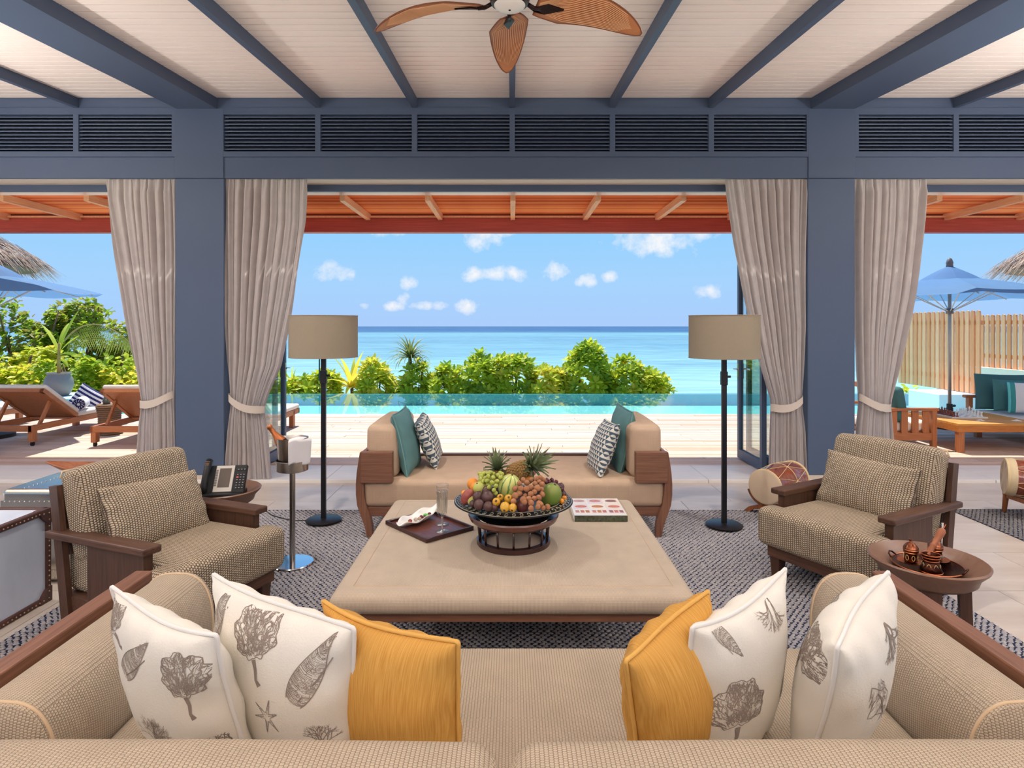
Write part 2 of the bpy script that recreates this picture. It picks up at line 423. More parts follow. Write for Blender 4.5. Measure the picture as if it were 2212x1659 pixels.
# ------------------------------------------------------------------ front wall
wf = sroot('wall_front')
COLS = ((wx(378), wx(484)), (wx(1745), wx(1847)))
for a, b in COLS:
    ob('column', MB().box(a, b, WALLY, WALLY + .42, .075, wz(385), .006, 1), BLUE, wf)
    ob('column_plinth', MB().box(a + .002, b - .002, WALLY + .004, WALLY + .41, .03, .076), STONE, wf)
    ob('column_head', MB().box(a, b, WALLY - .012, WALLY + .3, wz(385), wz(235), .004, 1), BLUE, wf)
ob('lintel', MB().box(-6.6, 6.6, WALLY, WALLY + .3, wz(385), wz(339), .004, 1), BLUE, wf)
ob('wall_plate', MB().box(-6.6, 6.6, WALLY, WALLY + .3, wz(234), ZC0 + .02), BLUE, wf)
ob('vent_backing', MB().box(-6.6, 6.6, WALLY + .1, WALLY + .3, wz(339), wz(234)), BLUED, wf)  # near-black box stands in for the shade behind the louver slats
def vent(px0, px1, mull):
    x0, x1 = wx(px0), wx(px1); z0, z1 = wz(339), wz(233.5)
    ft, fb = wz(248), wz(327.5); fs = wx(482) - wx(473)
    lo = ob('louver_vent', MB().box(x0, x1, WALLY - .01, WALLY + .05, z0, fb).box(x0, x1, WALLY - .01, WALLY + .05, ft, z1)
            .box(x0, x0 + fs, WALLY - .01, WALLY + .05, fb, ft).box(x1 - fs, x1, WALLY - .01, WALLY + .05, fb, ft), BLUE, wf)
    for m_ in mull:
        ob('mullion', MB().box(wx(m_) - .026, wx(m_) + .026, WALLY - .009, WALLY + .05, fb, ft), BLUE, lo)
    ed = [x0 + fs] + [q for m_ in mull for q in (wx(m_) - .026, wx(m_) + .026)] + [x1 - fs]
    for a, b in zip(ed[::2], ed[1::2]):
        sm = MB().add([(a, .0, .0), (b, .0, .0), (b, .045, .028), (a, .045, .028), (a, -.004, .009), (b, -.004, .009), (b, .041, .037), (a, .041, .037)],
                      [(0, 3, 2, 1), (4, 5, 6, 7), (0, 1, 5, 4), (1, 2, 6, 5), (2, 3, 7, 6), (3, 0, 4, 7)]).mesh('slat'); sm.materials.append(BLUE)
        for k in range(10):
            ob('slat', sm, None, lo, (0, WALLY + .006, fb + (ft - fb) * (k + .55) / 10.3))
vent(473, 1751, (687, 895.5, 1106.5, 1323, 1536)); vent(-345, 381, (-40, 165)); vent(1845, 2575, (2064.5, 2262))
ob('curtain_track', MB().box(-6.6, 6.6, WALLY + .04, WALLY + .3, wz(385) - .006, wz(385)), M('track_beige', (196, 186, 174), .6), wf)
for a, b in ((-6.6, COLS[0][0]), (COLS[0][1], COLS[1][0]), (COLS[1][1], 6.6)):
    ob('door_head', MB().box(a, b, WALLY + .3, WALLY + .42, 3.03, wz(339)), M('track_beige', (0, 0, 0)), wf)
    ob('door_head_frame', MB().box(a, b, WALLY + .26, WALLY + .31, 2.946, 3.032), BLUE, wf)
# side walls with wide garden openings and an open rear for added daylight
SIDEW = M('side_wall_paint', (226, 218, 208), .7, var=(2, .05))
for s_, nm in ((-1, 'wall_left'), (1, 'wall_right')):
    r_ = sroot(nm); x0, x1 = (-6.75, -6.6) if s_ < 0 else (6.6, 6.75)
    ob('wall_head', MB().box(x0, x1, -4.7, 6.4, 2.75, 4.05), SIDEW, r_)
    for ya, yb in ((-4.7, -3.9), (.2, 1.0), (5.3, 6.4)): ob('pier', MB().box(x0, x1, ya, yb, -.1, 2.76), SIDEW, r_)
rb = sroot('wall_back')
ob('wall_head', MB().box(-6.75, 6.75, -4.75, -4.6, 2.7, 3.3), BLUE, rb)
for xa in (-6.7, -3.33, 2.93, 6.3): ob('column', MB().box(xa, xa + .45, -4.75, -4.4, -.1, 2.75), BLUE, rb)

# ------------------------------------------------------------------ unseen ground, and pale paving added to bounce sunlight indoors
ob('ground', MB().box(-60, 60, -50, 18, -1.45, -1.25), M('sand', (226, 206, 176), .9, var=(.8, .15)))['kind'] = 'structure'
tb = ob('terrace', MB().box(-12, 12, -14, -4.6, -.14, -.02), M('terrace_stone', (236, 226, 210), .8, var=(2, .08))); tb['kind'] = 'structure'
for s_ in (-1, 1):
    o = ob('side_terrace', MB().box(min(s_ * 6.75, s_ * 12), max(s_ * 6.75, s_ * 12), -4.6, 6.1, -.14, -.02), M('terrace_stone', (0, 0, 0))); o['kind'] = 'structure'

# ------------------------------------------------------------------ deck
dk = sroot('deck')
DKM = [WD('deck_a', (212, 190, 172), (186, 160, 142), (.4, 14, 14), .65), WD('deck_b', (220, 200, 184), (196, 172, 154), (.4, 14, 14), .65), WD('deck_c', (206, 176, 152), (184, 150, 126), (.4, 14, 14), .65)]
DKZT = .02
bw = .118
meshes = {}
yy = 6.745
row = 0
while yy < 10.74:
    x = -13.0 - random.uniform(0, 2)
    while x < 13:
        L = random.choice((2.4, 3.0, 3.6)); k = random.choice((0, 0, 1, 1, 2))
        if (L, k) not in meshes:
            q = MB().box(0, L - .006, 0, bw - .008, -.03, 0).mesh('board'); q.materials.append(DKM[k]); meshes[(L, k)] = q
        ob('board', meshes[(L, k)], None, dk, (x, yy, DKZT + random.uniform(-.001, .001))); x += L
    yy += bw; row += 1
DECKEND = yy
ob('deck_substrate', MB().box(-15, 15, 6.74, DECKEND - .01, -.3, -.012), M('deck_dark', (70, 52, 44), .9), dk)

# ------------------------------------------------------------------ pool
pl = sroot('pool')
PY0, PY1 = DECKEND, 14.45
POOLF = M('pool_tile', (186, 236, 234), .5, var=(6, .08)); POOLW = M('pool_wall', (120, 186, 192), .5, var=(4, .12))
ob('pool_floor', MB().box(-15, 15, PY0, PY1, -.45, -.30), POOLF, pl)
ob('pool_wall', MB().box(-15, 15, PY1, PY1 + .12, -1.3, -.048), POOLW, pl)
ob('pool_wall', MB().box(-15, 15, PY0 - .12, PY0, -.45, -.04), POOLW, pl)
def water_mat():
    m = bpy.data.materials.new('pool_water'); m.use_nodes = True; t = NT(m.node_tree)
    tc = t.n('ShaderNodeTexCoord'); mp = t.n('ShaderNodeMapping'); mp.inputs['Scale'].default_value = (1, .35, 1); t.l(tc.outputs['Object'], mp.inputs['Vector'])
    ns = t.n('ShaderNodeTexNoise', i_Scale=5.0, i_Detail=3.0); t.l(mp.outputs[0], ns.inputs['Vector'])
    bp = t.n('ShaderNodeBump', i_Strength=.03, i_Distance=.02); t.l(ns.outputs[0], bp.inputs['Height'])
    fr = t.n('ShaderNodeLayerWeight'); fr.inputs[0].default_value = .5; t.l(bp.outputs[0], fr.inputs['Normal'])
    a = t.n('ShaderNodeBsdfTransparent'); a.inputs[0].default_value = lin((214, 248, 248))
    g = t.n('ShaderNodeBsdfGlossy'); g.inputs['Roughness'].default_value = .02; t.l(bp.outputs[0], g.inputs['Normal'])
    mx = t.n('ShaderNodeMixShader'); t.l(t.math('MULTIPLY_ADD', t.math('POWER', fr.outputs['Facing'], 5.0), .85, .02), mx.inputs[0]); t.l(a.outputs[0], mx.inputs[1]); t.l(g.outputs[0], mx.inputs[2])
    o = t.n('ShaderNodeOutputMaterial'); t.l(mx.outputs[0], o.inputs[0]); return m
ob('pool_water', MB().add([(-15, PY0 - .001, -.035), (15, PY0 - .001, -.035), (15, PY1 + .12, -.035), (-15, PY1 + .12, -.035)], [(0, 1, 2, 3)]), water_mat(), pl)

# ------------------------------------------------------------------ sea
def sea_mat():
    m = bpy.data.materials.new('lagoon_water'); m.use_nodes = True; t = NT(m.node_tree)
    tc = t.n('ShaderNodeTexCoord'); sp = t.n('ShaderNodeSeparateXYZ'); t.l(tc.outputs['Object'], sp.inputs[0])
    inv = t.math('DIVIDE', 3.25, sp.outputs[1])                     # depression angle of the reef bands as laid out from the shore
    n1 = t.n('ShaderNodeTexNoise', i_Scale=.055, i_Detail=5.0, i_Roughness=.65); mp = t.n('ShaderNodeMapping'); mp.inputs['Scale'].default_value = (.35, 1.0, 1)
    t.l(tc.outputs['Object'], mp.inputs['Vector']); t.l(mp.outputs[0], n1.inputs['Vector'])
    d = t.math('MULTIPLY_ADD', t.math('SUBTRACT', n1.outputs[0], .5), .03, inv)
    f = t.math('DIVIDE', inv, .12)
    base = t.ramp(f, [(0.0, (.022, .075, .20, 1)), (.072, (.03, .10, .235, 1)), (.10, (.17, .36, .42, 1)), (.16, (.14, .29, .38, 1)), (.32, (.16, .33, .41, 1)),
                      (.5, (.21, .40, .45, 1)), (.8, (.28, .50, .51, 1)), (1.0, (.29, .51, .52, 1))])
    patch = t.math('MULTIPLY_ADD', n1.outputs[0], 5.0, -2.15, clamp=True)
    amt = t.math('MULTIPLY', patch, t.math('MULTIPLY_ADD', inv, -5.0, .75, clamp=True))
    col = t.mix(t.math('MULTIPLY', amt, .8), base, (.085, .215, .33, 1))
    n3 = t.n('ShaderNodeTexNoise', i_Scale=.9, i_Detail=4.0); m3 = t.n('ShaderNodeMapping'); m3.inputs['Scale'].default_value = (.3, 1, 1)
    t.l(tc.outputs['Object'], m3.inputs['Vector']); t.l(m3.outputs[0], n3.inputs['Vector'])
    hs_ = t.n('ShaderNodeHueSaturation'); t.l(t.math('MULTIPLY_ADD', n3.outputs[0], .9, .55), hs_.inputs['Value']); t.l(col, hs_.inputs['Color']); col = hs_.outputs[0]
    bp = t.n('ShaderNodeBump', i_Strength=.5, i_Distance=.25); t.l(n3.outputs[0], bp.inputs['Height'])
    df = t.n('ShaderNodeBsdfDiffuse'); t.l(col, df.inputs[0]); t.l(bp.outputs[0], df.inputs['Normal'])
    g = t.n('ShaderNodeBsdfGlossy'); g.inputs['Roughness'].default_value = .25; t.l(bp.outputs[0], g.inputs['Normal'])
    mx = t.n('ShaderNodeMixShader'); mx.inputs[0].default_value = .1; t.l(df.outputs[0], mx.inputs[1]); t.l(g.outputs[0], mx.inputs[2])
    o = t.n('ShaderNodeOutputMaterial'); t.l(mx.outputs[0], o.inputs[0]); return m
ob('sea', MB().add([(-30000, 17.5, -1.6), (30000, 17.5, -1.6), (30000, 45000, -1.6), (-30000, 45000, -1.6)], [(0, 1, 2, 3)]), sea_mat())['kind'] = 'structure'

# ------------------------------------------------------------------ pergola over the deck
pg = sroot('pergola')
PZ = 2.94; PA, PB = 6.56, 7.8
ob('ledger', MB().box(-9, 9, 6.585, 6.59, 2.953, 3.14), M('ledger_white', (252, 252, 250), .6, trans=.85), pg)  # thin translucent sheet, added so the strip above the pergola looks bright
ob('beam', MB().box(-9, 9, PB, PB + .14, 2.745, 2.93, .006, 1), REDX, pg)
ob('beam_cap', MB().box(-9, 9, PB - .03, PB + .02, 2.925, 2.945), PALEY, pg)
k = -9
for i in range(21):
    x = (i - 10) * .915 + .01
    ob('rafter', MB().box(x - .028, x + .028, 6.6, PB + .02, PZ - .045, PZ + .03), PALEY, pg)
sms = []
for i_, (c1_, c2_) in enumerate((((226, 142, 86), (206, 116, 64)), ((200, 110, 62), (176, 88, 48)), ((150, 76, 46), (126, 58, 36)), ((240, 172, 112), (222, 144, 86)))):  # light and dark slat tones imitate light leaking between them
    sm = MB().box(-9, 9, -.007, .007, -.036, .036).mesh('slat'); sm.materials.append(WD('pergola_slat_%d' % i_, c1_, c2_, (.3, 8, 8))); sms.append(sm)
y = 6.632
while y < PB + .74:
    ob('slat', random.choice(sms), None, pg, (0, y, PZ + .075), (math.radians(36 + random.uniform(-5, 5)), 0, 0))
    y += .066
for px in (-8.6, 8.6): ob('post', MB().box(px - .07, px + .07, PB, PB + .14, .02, 2.75), REDX, pg)

# ------------------------------------------------------------------ curtains
def curtain(label, left, right, seed, tieL, tieR, tpx, nf):
    """left/right = [(z, px), ...] outlines of the gathered cloth in the plane of the opening"""
    D = 6.13; X = lambda px: (px - CX) / F * 6.12
    r = random.Random(seed)
    def ev(pts, z):
        pts = sorted(pts)
        if z <= pts[0][0]: return X(pts[0][1])
        for (z0, p0), (z1, p1) in zip(pts, pts[1:]):
            if z <= z1:
                t = (z - z0) / (z1 - z0); return X(p0 + (p1 - p0) * t)
        return X(pts[-1][1])
    ph = [r.uniform(0, 6.28) for _ in range(5)]; nu, nv = 150, 46; z0, z1 = .036, wz(385) - .008
    warp = [r.uniform(-.4, .4) for _ in range(8)]
    def pos(u, v):
        z = z0 + (z1 - z0) * v
        a, b = ev(left, z), ev(right, z)
        e = max(0, 1 - abs(z - ZT) / .5)                           # gathered tight at the tie
        uu = u + .012 * math.sin(9 * u + ph[0]) + .01 * math.sin(3 * z + 5 * u + ph[1])
        q = uu * nf * 2 * PI + .5 * math.sin(2 * PI * u * 2.3 + ph[2]) + .35 * math.sin(1.7 * z + ph[3])
        am = (.036 + .016 * math.sin(7 * u + ph[4])) * (1 - .35 * e) * (.65 if v > .985 else 1)
        hdr = 1 if v < .97 else .5
        y = D + am * hdr * math.sin(q) + .012 * math.sin(2.6 * q + ph[1]) - .05 * e * math.sin(PI * u)
        x = a + (b - a) * u + .012 * math.cos(q) * min(1, 4 * u * (1 - u) * 2)
        return (x, y, z)
    t = thing('curtain', label, 'curtain', (X((left[-1][1] + right[-1][1]) / 2), D, z0), group='linen curtains at the openings')
    ox = t.location
    mb = MB().grid(lambda u, v: tuple(Vector(pos(u, v)) - ox), nu, nv)
    us = [(i / (nu - 1) * 2.2, j / (nv - 1) * 3.0) for i in range(nu) for j in range(nv)]; mb.uv = us
    ob('cloth', mb, LINEN, t, smooth=True)
    xa, xb = X(tieL[0]), X(tieR[0]); za, zb = H - (tieL[1] - CY) / F * 6.12, H - (tieR[1] - CY) / F * 6.12
    def band(u, v):
        q = 2 * PI * u
        xm, hw = (xa + xb) / 2, (xb - xa) / 2 + .008
        x = xm + hw * math.cos(q); y = D - .01 - .085 * math.sin(q); s_ = (x - xa) / (xb - xa)
        zz = za + (zb - za) * s_ - .035 * math.sin(PI * max(0, min(1, s_))) * (1 if math.sin(q) > 0 else -.3)
        return tuple(Vector((x, y, zz + (v - .5) * .075)) - ox)
    ob('tieback', MB().grid(band, 40, 2, cu=True), M('tieback_cloth', (206, 192, 178), .85), t, smooth=True)
ZT = .80
pz = lambda py: H - (py - CY) / F * 6.12
def outl(*pts): return [(pz(b), a) for a, b in pts]
curtain('linen curtain tied back beside the loungers bay, on the sea bay column', outl((225, 385), (228, 430), (240, 500), (270, 680), (296, 820), (305, 868), (298, 920), (288, 1034)),
        outl((381, 385), (381, 800), (377, 868), (379, 920), (381, 1034)), 1, (305, 872), (374, 852), 340, 9)
curtain('linen curtain tied back behind the steel bucket stand', outl((486, 385), (487, 700), (491, 800), (498, 872), (490, 930), (481, 1034)),
        outl((662, 385), (658, 480), (634, 640), (606, 790), (580, 850), (568, 885), (574, 930), (584, 1034)), 2, (496, 858), (570, 884), 530, 10)
curtain('linen curtain tied back behind the drum on the curved stand', outl((1567, 385), (1572, 430), (1585, 520), (1612, 650), (1645, 790), (1666, 866), (1664, 930), (1662, 1034)),
        outl((1743, 385), (1741, 700), (1735, 800), (1731, 866), (1738, 930), (1744, 1034)), 3, (1667, 880), (1732, 862), 1700, 10)
curtain('linen curtain tied back beside the teak garden chair', outl((1848, 385), (1850, 700), (1854, 800), (1857, 866), (1852, 930), (1850, 1034)),
        outl((2003, 385), (1994, 480), (1972, 640), (1944, 780), (1922, 870), (1926, 930), (1934, 1034)), 4, (1856, 858), (1922, 880), 1890, 9)

# ------------------------------------------------------------------ folding glass doors
def door(n, x, y0, y1, hand):
    r_ = sroot('door_%d' % n); f = .055; za, zb = .04, 2.945
    ob('door_frame', MB().box(x - .025, x + .025, y0, y0 + f, za, zb).box(x - .025, x + .025, y1 - f, y1, za, zb).box(x - .025, x + .025, y0 + f, y1 - f, za, za + .1)
       .box(x - .025, x + .025, y0 + f, y1 - f, zb - f, zb), BLUE, r_)
    ob('pane', MB().box(x - .004, x + .004, y0 + f, y1 - f, za + .1, zb - f), GLASSM, r_)
    if hand:
        for s_ in (-1, 1):
            ob('handle', MB().box(x + s_ * .026 - .006, x + s_ * .026 + .006, y1 - .05, y1 - .015, .95, 1.12).tube([(x + s_ * .03, y1 - .03, 1.06), (x + s_ * .075, y1 - .03, 1.06), (x + s_ * .075, y1 - .14, 1.06)], .009, 8), CHROME, r_)
door(1, -2.70, 6.42, 7.30, True); door(2, -2.80, 6.42, 7.30, False)
door(3, 2.63, 6.42, 7.12, True); door(4, 2.78, 6.42, 7.25, False)
# ------------------------------------------------------------------ rugs
RUGB = M('rug_base', (26, 34, 60), .95); RUGA = M('rug_strand', (186, 178, 172), .9, var=(60, .35), col2=(132, 134, 146), bump=(300, .3))
RUGC = M('rug_strand_dark', (138, 130, 122), .9, var=(60, .35), col2=(92, 92, 98), bump=(300, .3))
def rug(label, x0, x1, y0, y1, mat):
    t = thing('woven_rug', label, 'rug', ((x0 + x1) / 2, (y0 + y1) / 2, 0))
    cx, cy = t.location.x, t.location.y
    ob('backing', MB().box(x0 - cx, x1 - cx, y0 - cy, y1 - cy, 0.0005, .006), RUGB, t)
    px, py = .034, .021
    nx, ny = int((x1 - x0) / px), int((y1 - y0) / py)
    I, J = np.meshgrid(np.arange(nx), np.arange(ny), indexing='ij'); I = I.ravel(); J = J.ravel()
    bx = x0 - cx + (I + .5) * px + np.where(J % 2, px * .5, 0) - px * .2; by = y0 - cy + (J + .5) * py
    rs = np.random.RandomState(3); ang = np.where(J % 2, .38, -.30) + rs.uniform(-.12, .12, len(I)); bx = bx + rs.uniform(-.003, .003, len(I)); z = .010 + rs.uniform(0, .004, len(I))
    loc = []
    for k in range(6):
        q = 2 * PI * k / 6; loc.append((math.cos(q) * .0165, math.sin(q) * .0092, 0))
    for k in range(6):
        q = 2 * PI * k / 6; loc.append((math.cos(q) * .0105, math.sin(q) * .005, 1))
    loc = np.array(loc); ca, sa = np.cos(ang), np.sin(ang)
    V = np.empty((len(I), 12, 3))
    V[:, :, 0] = bx[:, None] + loc[None, :, 0] * ca[:, None] - loc[None, :, 1] * sa[:, None]
    V[:, :, 1] = by[:, None] + loc[None, :, 0] * sa[:, None] + loc[None, :, 1] * ca[:, None]
    V[:, :, 2] = np.where(loc[None, :, 2] > 0, z[:, None], .005)
    fq = np.array([(k, (k + 1) % 6, 6 + (k + 1) % 6, 6 + k) for k in range(6)] + [(6, 7, 8, 9), (6, 9, 10, 11)])
    Fc = (np.arange(len(I)) * 12)[:, None, None] + fq[None]
    me = bpy.data.meshes.new('strands'); me.from_pydata(V.reshape(-1, 3).tolist(), [], Fc.reshape(-1, 4).tolist()); me.update()
    me.polygons.foreach_set('use_smooth', [True] * len(me.polygons)); me.materials.append(mat)
    ob('strands', me, None, t, kind='stuff')
rug('large woven blue grey rug under the ottoman and sofas', -2.5, 2.5, .9, 5.18, RUGA)
rug('woven grey rug under the drum with turned legs', 3.69, 5.6, 3.0, 5.2, RUGC)

# ------------------------------------------------------------------ soft furnishings
SOFAF = WEAVE('sofa_cloth', (190, 174, 153), (124, 107, 89), .0085, .0062, bump=.5, hole=.3)
OTTOF = WEAVE('ottoman_cloth', (192, 176, 157), (164, 147, 128), .0055, .0055, bump=.3, hole=.3, stag=False)
CHAIRF = WEAVE('chair_weave', (204, 184, 158), (58, 44, 34), .0135, .0115, bump=.9, hole=.5, stag=True, dist=.006)
PIPE = M('piping_beige', (206, 180, 148), .85)
def pillow_surf(wd, hg, th, seed, pinch=.07):
    r = random.Random(seed); ph = [r.uniform(0, 6.28) for _ in range(8)]
    def f(u, v, side):
        e = max(0.0, (1 - u * u) * (1 - v * v))
        x = wd / 2 * u * (1 - pinch * (1 - v * v) * abs(u)); z = hg / 2 * v * (1 - pinch * (1 - u * u) * abs(v))
        t = th / 2 * e ** .42
        wr = .012 * e ** .2 * (1 - e) * (math.sin(13 * u + 4 * v + ph[0]) * abs(v) ** 3 + math.sin(11 * v - 3 * u + ph[1]) * abs(u) ** 3)
        sag = .012 * (math.sin(2.1 * u + ph[2]) + math.sin(1.7 * v + ph[3])) * (1 - e)
        return Vector((x, -side * (t + wr) + sag, z))
    return f
def place(TL, TR, hg, lean, side=None):
    """frame of a pillow whose top corners are TL, TR (front side -y); lean tips the foot away from the viewer"""
    ex = (TR - TL).normalized(); aw = Vector((-ex.y, ex.x, 0)).normalized()
    if aw.y < 0 and side is None: aw = -aw
    if side is not None and aw.dot(side) < 0: aw = -aw
    dn = (Vector((0, 0, -1)) * math.cos(lean) + aw * math.sin(lean)); dn = (dn - ex * dn.dot(ex)).normalized(); ez = -dn
    ey = ez.cross(ex)
    return frame(ex, ey, ez, (TL + TR) / 2 + dn * hg / 2), (TR - TL).length
def pillow(name, label, m4, wd, hg, th, mat, seed, pipe=None, group=None, cat='cushion', decals=None, dmat=None, n=22, pr=.0055, pinch=.07):
    f = pillow_surf(wd, hg, th, seed, pinch)
    t = thing(name, label, cat, m4.translation, m4.to_euler(), group)
    mb = MB(); N = n; vs = []; ids = {}; uv = []
    for sd in (1, -1):
        for i in range(N + 1):
            for j in range(N + 1):
                bd = i in (0, N) or j in (0, N)
                if sd == -1 and bd: ids[(sd, i, j)] = ids[(1, i, j)]; continue
                u = math.sin((i / N * 2 - 1) * PI / 2); v = math.sin((j / N * 2 - 1) * PI / 2)
                p = f(u, v, sd); ids[(sd, i, j)] = len(vs); vs.append(p); uv.append((u * wd / 2, v * hg / 2))
    fs = []
    for i in range(N):
        for j in range(N):
            fs.append((ids[(1, i, j)], ids[(1, i + 1, j)], ids[(1, i + 1, j + 1)], ids[(1, i, j + 1)]))
            fs.append((ids[(-1, i, j)], ids[(-1, i, j + 1)], ids[(-1, i + 1, j + 1)], ids[(-1, i + 1, j)]))
    mb.add(vs, fs); mb.uv = uv
    ob('cover', mb, mat, t, smooth=True)
    if pipe is not None:
        pts = []
        K = 26
        for a in range(4):
            for k in range(K):
                s_ = math.sin((k / K * 2 - 1) * PI / 2) * .985
                u, v = ((s_, -1), (1, s_), (-s_, 1), (-1, -s_))[a]
                pts.append(f(u, v, 1) + Vector((.004 * u, 0, .004 * v)))
        ob('piping', MB().tube(pts, pr, 6, closed=True), pipe, t, smooth=True)
    if decals:
        for side, motifs in decals:
            for polys in motifs:
                mb = MB()
                for pts, wds in polys:
                    # ribbon along a drawn line, laid on the cover
                    k = len(pts)
                    if k < 2: continue
                    L = []; R = []
                    for i in range(k):
                        a = pts[max(0, i - 1)]; b = pts[min(k - 1, i + 1)]; dx, dy = b[0] - a[0], b[1] - a[1]; q = math.hypot(dx, dy) or 1
                        wv = wds[i] if isinstance(wds, list) else wds
                        for S_, sg in ((L, 1), (R, -1)):
                            x = pts[i][0] - sg * dy / q * wv / 2; z = pts[i][1] + sg * dx / q * wv / 2
                            u = max(-.985, min(.985, x / (wd / 2))); v = max(-.985, min(.985, z / (hg / 2)))
                            p = f(u, v, side); S_.append(p + Vector((0, -side * .0012, 0)))
                    o = len(mb.v); mb.v += [tuple(p) for p in L + R]
                    for i in range(k - 1):
                        q = (o + i, o + i + 1, o + k + i + 1, o + k + i); mb.f.append(q if side < 0 else q[::-1])
                ob('print', mb, dmat, t, smooth=True, kind='stuff')
    return t

# ---- drawn motifs for the printed cushions (lists of (points, width) in metres)
def tr2(pl, c, ang, s):
    ca, sa = math.cos(ang), math.sin(ang)
    return [([(c[0] + s * (x * ca - y * sa), c[1] + s * (x * sa + y * ca)) for x, y in p], ([q * s for q in w] if isinstance(w, list) else w * s)) for p, w in pl]
def coral(r, depth=6, spread=.55, wd=.05):
    out = []
    def br(x, y, a, L, w, d):
        pts = [(x, y)]; 
        for k in range(3):
            a += r.uniform(-.22, .22); x += math.cos(a) * L / 3; y += math.sin(a) * L / 3; pts.append((x, y))
        out.append((pts, [w, w * .92, w * .84, w * .75]))
        if d > 0:
            for sg in (-1, 1):
                br(x, y, a + sg * spread * r.uniform(.6, 1.2), L * r.uniform(.68, .86), w * .74, d - 1)
            if r.random() < .35: br(pts[1][0], pts[1][1], a + r.choice((-1, 1)) * spread * 1.5, L * .5, w * .6, max(0, d - 2))
    for k in (-.7, -.25, .25, .7): br(0, -.9, PI / 2 + k * .8, .34, wd, depth - 1)
    return out
def clump(r):
    out = []; ph = [r.uniform(0, 6) for _ in range(4)]
    R = lambda q: (.70 + .05 * math.sin(3 * q + ph[0]) + .045 * math.sin(8 * q + ph[1]) + .03 * math.sin(15 * q + ph[2])) * (1 - .35 * max(0, -math.sin(q)) ** 2)
    for k in range(2):
        out.append(([(R(2 * PI * i / 60) * (1 - .02 * k) * math.cos(2 * PI * i / 60), R(2 * PI * i / 60) * math.sin(2 * PI * i / 60) + .15) for i in range(61)], .022))
    out.append(([(0, -.35), (.02, -.6), (-.03, -.85), (.05, -1.0)], [.14, .1, .08, .16]))
    for k in range(330):
        q = r.uniform(0, 6.283); rr = math.sqrt(r.uniform(0, .92)) * R(q); x, y = rr * math.cos(q), rr * math.sin(q) + .15
        a = math.atan2(y + .5, x) + r.uniform(-.5, .5); p = [(x, y)]
        for i in range(3):
            a += r.uniform(-.8, .8); p.append((p[-1][0] + .07 * math.cos(a), p[-1][1] + .07 * math.sin(a)))
        p = [z for z in p if math.hypot(z[0], z[1] - .15) < R(math.atan2(z[1] - .15, z[0]))]
        if len(p) > 1: out.append((p, r.uniform(.012, .028)))
    return out
def cone(r):
    out = []; Wd = lambda t: .42 * math.sin(PI * min(1, (t * .9 + .1)) ** .7) * (1 - .15 * t)
    for sg in (-1, 1): out.append(([(sg * Wd(t / 20) * .9, -1 + 2 * t / 20) for t in range(21)], .025))
    for k in range(58):
        t = .04 + .94 * k / 58; w = Wd(t) * .9; y = -1 + 2 * t
        if k % 14 == 11: continue
        x0 = -w
        while x0 < w * .95:
            x1 = min(w, x0 + r.uniform(.12, .5)); arc = lambda x: y - .10 * (1 - (x / max(w, 1e-3)) ** 2)
            out.append(([(x0, arc(x0)), ((x0 + x1) / 2, arc((x0 + x1) / 2)), (x1, arc(x1))], r.uniform(.008, .022))); x0 = x1 + r.uniform(.01, .05)
    for k in range(40):
        t = r.uniform(.1, .95); w = Wd(t) * .8; x = r.uniform(-w, w); y = -1 + 2 * t
        out.append(([(x, y), (x + r.uniform(-.08, .08), y + .08)], .018))
    out.append(([(.1, -.9), (.25, -.2), (.3, .5)], [.03, .05, .03]))
    return out
def conch(r):
    out = []
    o = [(-.15, 1), (-.3, .7), (-.2, .62), (-.42, .35), (-.25, .3), (-.55, -.05), (-.4, -.2), (-.2, -.25), (.1, -.6), (.15, -1), (.3, -1.02), (.35, -.55), (.5, .0), (.4, .35), (.2, .45), (.1, .6), (.0, .8), (-.15, 1)]
    out.append((o, .03))
    for k in range(95):
        x, y = r.uniform(-.4, .42), r.uniform(-.75, .75)
        if y > .3 and abs(x + .05) > .55 - .6 * (y - .3): continue
        if y < -.2 and not (-.1 - .2 * (y + .2) < x + .1 and x < .4): continue
        a = r.uniform(-.5, .5) + (1.2 if x > .1 else .2); out.append(([(x, y), (x + .09 * math.cos(a), y + .09 * math.sin(a)), (x + .17 * math.cos(a + .4), y + .17 * math.sin(a + .4))], r.uniform(.014, .03)))
    out.append(([(.05, .45), (.18, .05), (.16, -.4), (.24, -.95)], [.03, .08, .06, .02]))
    return out
def star(r):
    out = []
    for k in range(6):
        a = .4 + k * 2 * PI / 6 + r.uniform(-.2, .2); L = r.uniform(.7, 1)
        for d in (-.12, .12): out.append(([(.2 * math.cos(a + d * 4), .2 * math.sin(a + d * 4)), (L * math.cos(a), L * math.sin(a))], .035))
        for i in range(8): 
            q = r.uniform(.1, .8) * L; out.append(([(q * math.cos(a - .05), q * math.sin(a - .05)), ((q + .08) * math.cos(a + .05), (q + .08) * math.sin(a + .05))], .022))
    return out
def sprig(r): return coral(r, 5, .42, .07)
PRINT = M('print_ink', (136, 122, 112), .85)
WHCLOTH = M('white_cloth', (240, 234, 222), .85, var=(5, .05), bump=(220, .12)); WHPIPE = M('white_piping', (238, 234, 228), .8)
